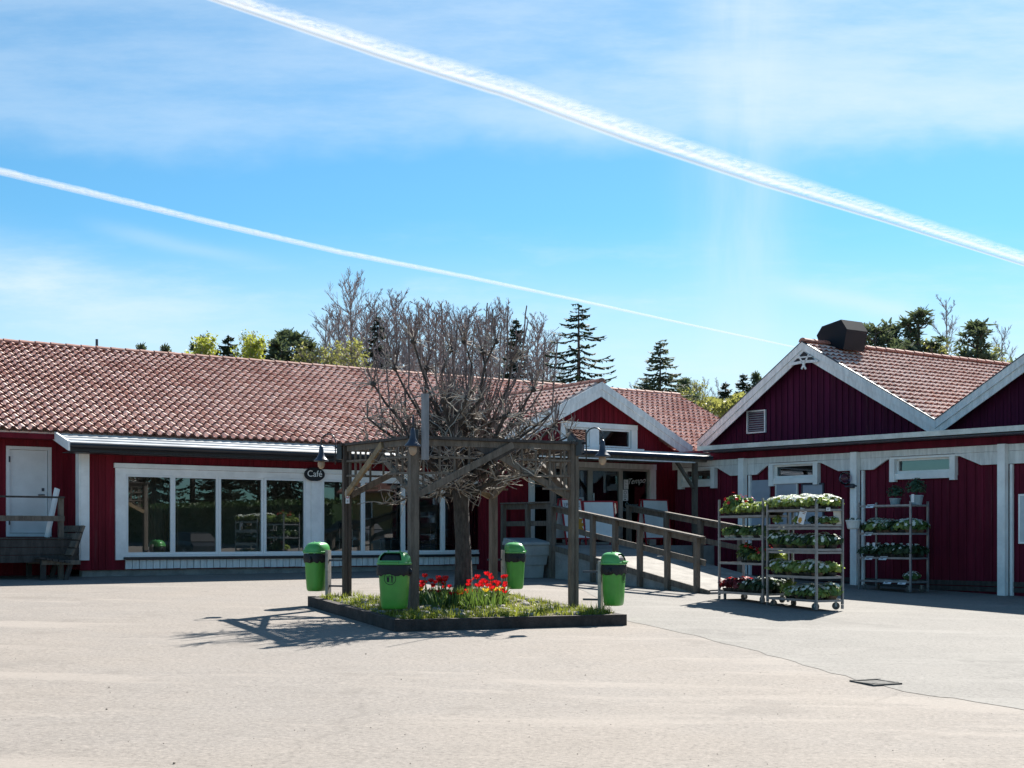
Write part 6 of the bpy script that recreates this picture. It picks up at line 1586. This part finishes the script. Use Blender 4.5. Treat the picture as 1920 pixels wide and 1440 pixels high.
hedge((44, -3, G(44, -3)), 26, 2.0, 2.6, 2.0, 'tall clipped green hedge across the yard mirrored in the cafe windows')
hedge((34, -24, G(34, -24)), 22, 2.0, 2.8, 2.5, 'long dark hedge beyond the parked cars behind the camera')
tim = mat('yellow_timber', (.42, .28, .10), .7, .15, 2, .2, (6, 6, .5))
hs_ = thing('timber_house', 'ochre timber house across the yard mirrored in the second cafe pane', 'house', (52, 6, 1.9))
fh = Frame((52, 6, 2.1), (.35, -.94, 0), (-.94, -.35, 0))
mb = MB(); mb.fbox(fh, -6, 6, -6, 0, -.3, 3.2); mb.prism([fh.P(-6, 0, 3.2), fh.P(-6, -6, 3.2), fh.P(-6, -3, 5.2)], fh.U * 12); mb.build('wall', tim, hs_)
mb = MB()
for sg_ in (0, 1): mb.prism([fh.P(-6.4, .5 if sg_ == 0 else -6.5, 3.0), fh.P(-6.4, -3, 5.45), fh.P(-6.4, -3, 5.3), fh.P(-6.4, .5 if sg_ == 0 else -6.5, 2.86)], fh.U * 12.8)
mb.build('roof', ridge_mat, hs_)
for x in (-4, -1, 3):
    mb = MB(); ring(mb, fh, x, x + 1.3, 1.0, 2.3, .003, .05, .1); f = mb.build('window', white, hs_); mb = MB(); mb.fbox(fh, x + .1, x + 1.2, .003, .02, 1.1, 2.2); mb.build('pane', black_paint, f)
def make_car(nm, lab, paint):
    t = thing(nm, lab, 'car', (0, 0, 0)); rings = []
    prof = [(-2.15, .45, .62, .72), (-2.05, .30, .88, .82), (-1.2, .24, .98, .86), (-.55, .24, 1.0, .87), (.4, .24, 1.0, .87), (1.3, .24, 1.0, .87), (2.0, .28, .92, .84), (2.15, .42, .72, .76)]
    mb = MB(); mb.loft([[Vector((x, -w_, z0)), Vector((x, w_, z0)), Vector((x, w_, z1 * .8)), Vector((x, w_ * .93, z1)), Vector((x, -w_ * .93, z1)), Vector((x, -w_, z1 * .8))] for x, z0, z1, w_ in prof]); mb.build('body', paint, t, smooth=False)
    mb = MB(); mb.loft([[Vector((x, -w_, .97)), Vector((x, w_, .97)), Vector((x2, w2, z1)), Vector((x2, -w2, z1))] for x, x2, w_, w2, z1 in ((-1.15, -.55, .80, .62, 1.42), (-.3, -.2, .81, .64, 1.47), (1.0, .9, .81, .64, 1.47), (1.95, 1.55, .78, .60, 1.40))]); mb.build('windows', black_paint, t)
    mb = MB(); mb.loft([[Vector((x, -w2, 1.41)), Vector((x, w2, 1.41)), Vector((x, w2 * .9, z1 + .03)), Vector((x, -w2 * .9, z1 + .03))] for x, w2, z1 in ((-.55, .62, 1.42), (-.2, .65, 1.47), (.9, .65, 1.47), (1.55, .6, 1.41))]); mb.build('roof', paint, t)
    for x in (-1.35, 1.35):
        for y in (-.80, .80):
            mb = MB(); c = Vector((x, y, .32)); mb.prism([c + Vector((math.cos(k * PI / 10), 0, math.sin(k * PI / 10))) * .32 - Vector((0, .11, 0)) for k in range(20)], Vector((0, .22, 0))); wl = mb.build('wheel', rubber, t)
            mb = MB(); mb.prism([c + Vector((math.cos(k * PI / 8), 0, math.sin(k * PI / 8))) * .19 - Vector((0, .115, 0)) for k in range(16)], Vector((0, .23, 0))); mb.build('rim', grey_metal, wl)
    for y in (-.6, .6):
        mb = MB(); mb.box((-2.09, y, .66), .08, .32, .14); mb.build('headlight', pvc, t)
    return t
cp = mat('dark_car_paint', (.015, .018, .025), .2, .03, 2, spec=.6)
c1 = make_car('parked_car', 'dark parked car beside the hedge mirrored in the cafe windows', cp); c1.location = (31, 3, G(31, 3)); c1.rotation_euler = (0, 0, 2.1)
c2 = dup(c1, (30, -6, G(30, -6)), 2.3, 'second dark parked car nearer the camera mirrored in the right panes')
c3 = dup(c1, (38, 9.5, G(38, 9.5)), 1.9, 'third dark parked car in front of the ochre house in the reflection')
for i, (x, y, k) in enumerate(((58, -8, 'piB'), (60, 12, 'spA'), (48, -24, 'leB'), (38, -34, 'piA'), (62, 2, 'biB'))):
    o = dup(PT[k], (x, y, 1.9), i, 'tree far across the yard, ' + ('broad pine', 'dark spruce', 'budding birch', 'tall pine', 'bare birch')[i] + ' mirrored in the panes'); o.scale = (1, 1, 1)

for i in range(16):
    x, y = 56 + 1.0 * i * .5 + R.uniform(-2, 2), -34 + i * 3.4 + R.uniform(-1, 1)
    o = dup(PT[('spA', 'piB', 'spC', 'piA')[i % 4]], (x, y, 1.8), i * 1.3, 'dark conifer in the row across the yard mirrored in the cafe panes', 'conifers across the yard'); o.scale = (1.25, 1.25, 1.0 + .2 * (i % 3))
bpy.context.view_layer.update()
